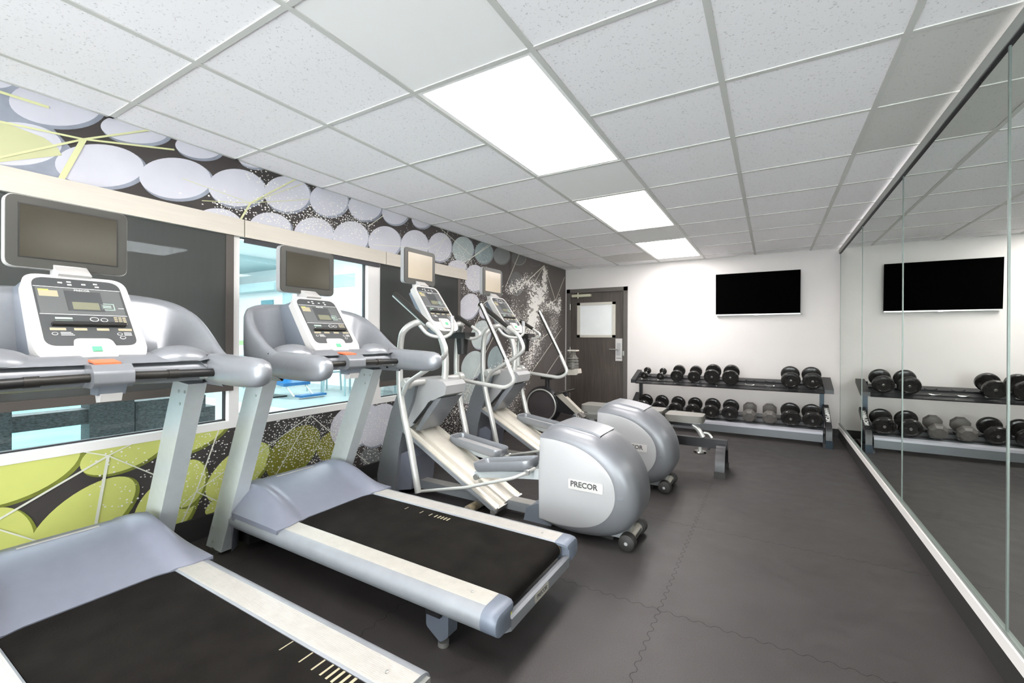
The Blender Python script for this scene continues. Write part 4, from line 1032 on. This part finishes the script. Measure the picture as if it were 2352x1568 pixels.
b = B(); b.tube(smooth_path([(-.74, Yc, .415), (-.66, Yc, .42), (-.58, Yc, .375), (-.53, Yc, .30)], 6), .022, tube_m, 14); b.tube(smooth_path([(-.53, Yc + .03, .335), (-.49, Yc + .03, .33), (-.46, Yc + .03, .295)], 5), .012, tube_m); b.box(-.73, -.64, Yc - .035, Yc + .035, .405, .445, lightp, .004); b.done('seat_support', t, off)
b = B(); b.tube([(-1.2, Yc, .29), (-1.15, Yc, .43)], .02, tube_m); b.done('back_support', t, off)
b = B(); b.tube([(-.555, Yc, .22), (-.555, Yc, .17)], .018, tube_m); b.lathe([(.055, 0), (.058, .008), (.05, .018)], (-.555, Yc, .155), 'z', chrome, 20); b.done('adjuster_foot', t, off); b = B(); b.tube([(-.48, Yc - .03, .205), (-.48, Yc + .02, .205)], .012, black); b.done('locking_pin', t, off)
for x in (-1.52, -.375):
    for s in (-1, 1):
        b = B()
        pth = smooth_path([(x, Yc + s * .02, .245), (x, Yc + s * .10, .225), (x, Yc + s * .155, .15), (x, Yc + s * .175, .06), (x, Yc + s * .178, .0)], 5)
        R_ = []
        for i, p in enumerate(pth):
            tt = (pth[min(i + 1, len(pth) - 1)] - pth[max(i - 1, 0)]).normalized(); nn = Vector((0, -tt.z, tt.y)) * .016
            R_.append([(x - .038, p.y - nn.y, p.z - nn.z), (x + .038, p.y - nn.y, p.z - nn.z), (x + .038, p.y + nn.y, p.z + nn.z), (x - .038, p.y + nn.y, p.z + nn.z)])
        for r_ in R_:
            for q in range(4): r_[q] = (r_[q][0], r_[q][1], max(0.0, r_[q][2]))
        b.rings(R_, blackm)
        b.box(x - .044, x + .044, Yc + s * .178 - .022, Yc + s * .178 + .022, 0, .055, rubber, .004)
        b.done('leg', t, off)

# ------------------------------------------------------------------ rowing machine
Yr = 5.18
t = thing('rowing_machine', 'dark rowing machine with round flywheel, by the door in the far left corner', 'rowing machine', (-2.2, Yr, 0)); off = t.location
b = B(); b.lathe([(.16, -.055), (.225, -.05), (.25, -.02), (.25, .03), (.22, .055), (.12, .06)], (-2.58, Yr, .315), 'y', blackm, 36); fl = b.done('flywheel_cover', t, off)
b = B(); R_ = [(-2.58 + .207 * math.cos(2 * PI * k / 40), Yr - .062, .315 + .207 * math.sin(2 * PI * k / 40)) for k in range(41)]; b.tube(R_, .011, tube_m, 8, cap=False); b.done('ring', fl, off)
b = B(); b.lathe([(.19, -.060), (.18, -.058), (.10, -.065), (.02, -.066)], (-2.58, Yr, .315), 'y', mat('flywheel_face', (.06, .05, .053), .5), 32); b.done('perforated_face', fl, off)
b = B(); b.prism([(-2.37, .46), (-2.31, .50), (-2.00, .245), (-2.06, .215)], 'y', Yr - .05, Yr + .03, ramp_m, .004); b.prism([(-2.42, .42), (-2.35, .46), (-2.05, .22), (-2.35, .25)], 'y', Yr - .04, Yr + .06, blackm); b.done('main_frame', t, off)
b = B(); b.box(-2.05, -.95, Yr - .025, Yr + .025, .20, .26, steel, .004); b.done('monorail', t, off)
b = B(); b.prism(rp([(-1.62, Yr - .15), (-1.40, Yr - .15), (-1.40, Yr + .15), (-1.62, Yr + .15)], .05), 'z', .275, .315, black, .01); b.box(-1.56, -1.46, Yr - .04, Yr + .04, .255, .28, blackm); b.done('seat', t, off)
for x, w in ((-2.68, .30), (-1.0, .28)):
    b = B(); b.box(x - .03, x + .03, Yr - w / 2, Yr + w / 2, 0, .035, blackm, .006); b.box(x - .02, x + .02, Yr - .02, Yr + .02, .03, .24 if x > -2 else .12, blackm); b.done('leg', t, off)
for s in (-1, 1):
    b = B(); b.prism([(-2.12, .20), (-2.09, .26), (-1.93, .155), (-1.90, .09), (-1.94, .09)], 'y', Yr + s * .11 - .045, Yr + s * .11 + .045, shelfg, .006)
    fp = b.done('foot_rest', t, off)
    b = B(); b.prism([(-2.055, .245), (-2.02, .285), (-1.955, .235), (-1.975, .19)], 'y', Yr + s * .11 - .05, Yr + s * .11 + .05, strapm, .006)
    for k in range(4): b.box(-2.045 + k * .02, -2.036 + k * .02, Yr + s * .11 - .053, Yr + s * .11 - .049, .225 - k * .010, .262 - k * .013, printw)
    b.done('foot_strap', fp, off)
b = B(); b.tube([(-2.33, 5.0, .492), (-2.23, 5.38, .520)], .015, grip_m, 12); b.box(-2.36, -2.24, Yr - .03, Yr + .03, .45, .505, blackm, .005); b.done('pull_handle', t, off)
b = B(); b.tube([(-2.52, Yr, .52), (-2.52, Yr, .66)], .03, blackm); b.box(-2.60, -2.44, Yr - .04, Yr + .04, .655, .685, black, .008); b.tube([(-2.46, Yr, .68), (-2.24, Yr, .765)], .018, black); b.done('monitor_arm', t, off)
b = B(); b.prism([(-2.23, .80), (-2.24, .745), (-2.205, .728), (-2.09, .735), (-2.065, .755), (-2.075, .81)], 'y', Yr - .06, Yr + .06, ramp_m, .01)
b.lathe([(.070, .80), (.072, .84), (.066, .90), (.058, .95), (.040, .975), (.034, .99), (.034, 1.03)], (-2.16, Yr, 0), 'z', jar_m, 22); 
for z in (.83, .865, .90, .935): b.lathe([(.068, z), (.073, z + .004), (.067, z + .008)], (-2.16, Yr, 0), 'z', steel, 22)
b.box(-2.215, -2.10, Yr - .05, Yr + .05, 1.030, 1.045, beige, .005); b.done('display_unit', t, off)

# ------------------------------------------------------------------ pool hall beyond the glass
HX0, HX1, HY0, HY1, HZ = -14.0, XL - T, -5.0, 7.05, 3.15
b = B()
px0, px1, py0, py1 = -12.2, -4.9, -4.2, 3.75
b.poly([(px1, HY0, 0), (HX1, HY0, 0), (HX1, 4.35, 0), (px1, 4.35, 0)], halldeck); b.poly([(HX0, py1, 0), (px1, py1, 0), (px1, 4.35, 0), (HX0, 4.35, 0)], halldeck)
b.poly([(HX0, 4.35, 0), (HX1, 4.35, 0), (HX1, HY1, 0), (HX0, HY1, 0)], halltile); b.poly([(HX0, HY0, 0), (px1, HY0, 0), (px1, py0, 0), (HX0, py0, 0)], halldeck); b.poly([(HX0, py0, 0), (px0, py0, 0), (px0, py1, 0), (HX0, py1, 0)], halldeck)
b.poly([(px0, py0, -.12), (px1, py0, -.12), (px1, py0, 0), (px0, py0, 0)], hallteal); b.poly([(px0, py1, -.12), (px1, py1, -.12), (px1, py1, 0), (px0, py1, 0)], hallteal)
b.poly([(px0, py0, -.12), (px0, py1, -.12), (px0, py1, 0), (px0, py0, 0)], hallteal); b.poly([(px1, py0, -.12), (px1, py1, -.12), (px1, py1, 0), (px1, py0, 0)], hallteal)
b.poly([(px0, py0, -.10), (px1, py0, -.10), (px1, py1, -.10), (px0, py1, -.10)], water)
b.done('floor', smooth=False)['kind'] = 'structure'
b = B(); b.box(HX0, HX1, HY1, HY1 + .1, 0, HZ, hallwall); b.box(HX0, HX1, HY1 - .004, HY1, .94, 1.07, hallgreen)
b.box(HX0, -11.2, HY1 - .35, HY1, 2.42, 2.64, hallteal); b.box(-9.3, -8.15, HY1 - .02, HY1, 2.40, 2.70, hallteal); b.box(-11.35, -10.95, HY1 - .02, HY1, 0, 2.42, hallteal)
struct(b.done('wall_hall_end', smooth=False))
b = B(); b.box(HX0 - .1, HX0, HY0, HY1, 0, HZ, hallwall); struct(b.done('wall_hall_far', smooth=False))
b = B(); b.box(HX0, HX1, HY0 - .1, HY0, 0, HZ, hallwall); struct(b.done('wall_hall_near', smooth=False))
b = B(); b.box(HX0, HX1, HY0, HY1, HZ, HZ + .1, hallwall); b.box(-13.9, -10.9, 5.2, HY1, HZ - .12, HZ, hallteal); struct(b.done('ceiling', smooth=False))
b = B(); b.box(HX1 - .01, HX1, HY0, .3, 0, HZ, hallwall); b.box(HX1 - .01, HX1, 3.8, HY1, 0, HZ, hallwall); b.box(HX1 - .01, HX1, .3, 3.8, 1.88, HZ, hallwall); b.box(HX1 - .01, HX1, .3, 3.8, 0, .60, hallwall); struct(b.done('wall_hall_side', smooth=False))
for k, (x, y) in enumerate(((-5.0, -2.5), (-5.0, 1.2), (-5.0, 5.0), (-8.5, -2.5), (-8.5, 1.2), (-8.5, 5.0), (-12.0, 1.2), (-12.0, 4.2))):
    o = B(); o.box(x - .6, x + .6, y - .6, y + .6, HZ - .03, HZ - .005, HALL_FILL); o = o.done('ceiling_light', smooth=False)  # unseen glowing panels, added to light the pool hall
    tag(o, 'square light panel added on the pool hall ceiling to brighten the hall', 'ceiling light', 'added pool hall light panels')
o = B(); o.box(-12.35, -11.78, HY1 - .03, HY1 - .006, 2.0, 2.2, signt, .005); tag(o.done('wall_sign'), 'small teal sign on the pool hall wall, seen through the clear window', 'sign')
# wicker seat backs by the glass
def wick(x0, x1, y0, y1, z0, z1): o = B(); o.box(x0, x1, y0, y1, z0, z1, wicker, .02, 3); return o
t = thing('wicker_sofa', 'dark wicker sofa right outside the nearest window', 'sofa', (-4.0, .85, 0)); off = t.location
wick(-3.74, -3.62, .68, 1.00, .655, .745).done('arm_rest', t, off); wick(-3.75, -3.60, 1.00, 1.22, 0, .86).done('end_panel', t, off); wick(-3.80, -3.60, .56, .68, 0, .90).done('end_panel', t, off)
o = wick(-3.9, -3.62, .60, 1.2, .0, .12); o.done('base', t, off)
t = thing('wicker_chair', 'dark brown wicker chair outside the window beyond the wicker sofa', 'chair', (-3.9, 1.45, 0)); off = t.location
wick(-3.80, -3.64, 1.24, 1.66, 0.05, .76).done('back', t, off); wick(-4.45, -3.80, 1.24, 1.66, .05, .40).done('seat', t, off); wick(-4.45, -3.70, 1.66, 1.76, .05, .66).done('arm_rest', t, off); wick(-4.45, -3.80, 1.225, 1.24, .05, .62).done('arm_rest', t, off)
for x in (-4.4, -3.75):
    for y in (1.28, 1.70): o = B(); o.box(x - .02, x + .02, y - .02, y + .02, 0, .06, black); o.done('leg', t, off, smooth=False)
# blue lift chair
cx, cy = -8.25, 5.25
t = thing('pool_lift_chair', 'bright blue pool lift chair seen through the clear window', 'chair', (cx, cy, 0)); off = t.location
b = B(); b.prism([(cx - .30, .30), (cx + .28, .24), (cx + .28, .30), (cx - .25, .37)], 'y', cy - .28, cy + .28, bluech, .02, 3); b.done('seat', t, off)
b = B(); b.prism([(cx - .34, .32), (cx - .26, .32), (cx - .36, .88), (cx - .42, .88)], 'y', cy - .26, cy + .26, bluech, .02, 3); b.done('backrest', t, off)
b = B(); b.box(cx + .42, cx + .60, cy - .14, cy + .42, .035, .075, bluech, .012); b.done('foot_rest', t, off)
for s in (-.2, .2): b = B(); b.tube([(cx + .2, cy + s, .26), (cx + .48, cy + s, .06)], .016, whitep); b.done('support_tube', t, off)
b = B(); b.tube([(cx - .25, cy - .2, .30), (cx - .25, cy - .2, 0.02)], .03, steel); b.box(cx - .45, cx - .05, cy - .35, cy + .0, 0, .025, blackm); b.done('stand', t, off)
# patio tables and chairs
def patio_chair(x, y, rz, lb):
    t = thing('patio_chair', lb, 'chair', (x, y, 0), 'patio chairs in the pool hall'); t.rotation_euler = (0, 0, rz)
    for sx in (-1, 1):
        for sy in (-1, 1): b = B(); b.tube([(sx * .25, sy * .25, 0), (sx * .23, sy * .23, .63 if sx > 0 else .84)], .018, blue_l, 8); b.done('leg', t)
    b = B(); b.box(-.24, .24, -.24, .24, .40, .43, blue_l, .008); b.done('seat', t)
    for sy in (-1, 1): b = B(); b.box(-.25, .26, sy * .235 - .02, sy * .235 + .02, .615, .64, blue_l, .006); b.done('arm_rest', t)
    for z in (.55, .65, .75): b = B(); b.box(-.25, -.225, -.23, .23, z, z + .06, blue_l, .004); b.done('back_slat', t)
def patio_table(x, y, lb):
    t = thing('patio_table', lb, 'table', (x, y, 0), 'patio tables in the pool hall')
    b = B(); b.prism(rp([(-.4, -.4), (.4, -.4), (.4, .4), (-.4, .4)], .05), 'z', .70, .73, blue_l, .005); b.done('tabletop', t)
    for sx in (-1, 1):
        for sy in (-1, 1): b = B(); b.tube([(sx * .34, sy * .34, 0), (sx * .32, sy * .32, .70)], .02, blue_l, 8); b.done('leg', t)
patio_table(-7.75, 6.25, 'grey-blue patio table standing right of the blue lift chair')
patio_chair(-8.52, 6.25, 0, 'grey-blue patio chair nearest the blue lift chair'); patio_chair(-6.95, 6.35, PI, 'grey-blue patio chair at the right edge of the clear window')
patio_table(-10.8, 5.9, 'patio table farthest back, left of the blue lift chair'); patio_chair(-10.2, 5.9, PI, 'patio chair farthest back, behind the blue lift chair')

# ------------------------------------------------------------------ world, camera, view
w = bpy.data.worlds.new('world'); sc.world = w; w.use_nodes = True
bg = w.node_tree.nodes['Background']; bg.inputs['Color'].default_value = (1, .965, .975, 1); bg.inputs['Strength'].default_value = 8.5
cam = bpy.data.cameras.new('camera'); co = bpy.data.objects.new('camera', cam); col.objects.link(co); sc.camera = co
f, yaw, roll, cyp = 1007.34, .5337, .005, 774.57
cam.sensor_width = 36; cam.sensor_fit = 'HORIZONTAL'; cam.lens = f / 2352 * 36
cam.shift_y = -(784 - cyp) / 2352; cam.clip_start = .02; cam.clip_end = 100
F = Vector((-math.sin(yaw), math.cos(yaw), 0)); Rv = Vector((math.cos(yaw), math.sin(yaw), 0)); U = Vector((0, 0, 1))
R2 = Rv * math.cos(roll) + U * math.sin(roll); U2 = -Rv * math.sin(roll) + U * math.cos(roll)
co.matrix_world = Matrix(((R2.x, U2.x, -F.x, 0), (R2.y, U2.y, -F.y, 0), (R2.z, U2.z, -F.z, 1.2), (0, 0, 0, 1)))
vs = sc.view_settings; vs.view_transform = 'Standard'; vs.look = 'None'; vs.gamma = 1; vs.use_curve_mapping = False; vs.exposure = 1.08
sc.display_settings.display_device = 'sRGB'
sc.cycles.max_bounces = 14; sc.cycles.diffuse_bounces = 7; sc.cycles.glossy_bounces = 5; sc.cycles.transparent_max_bounces = 12
sc.cycles.sample_clamp_indirect = 6
sc.cycles.use_denoising = True
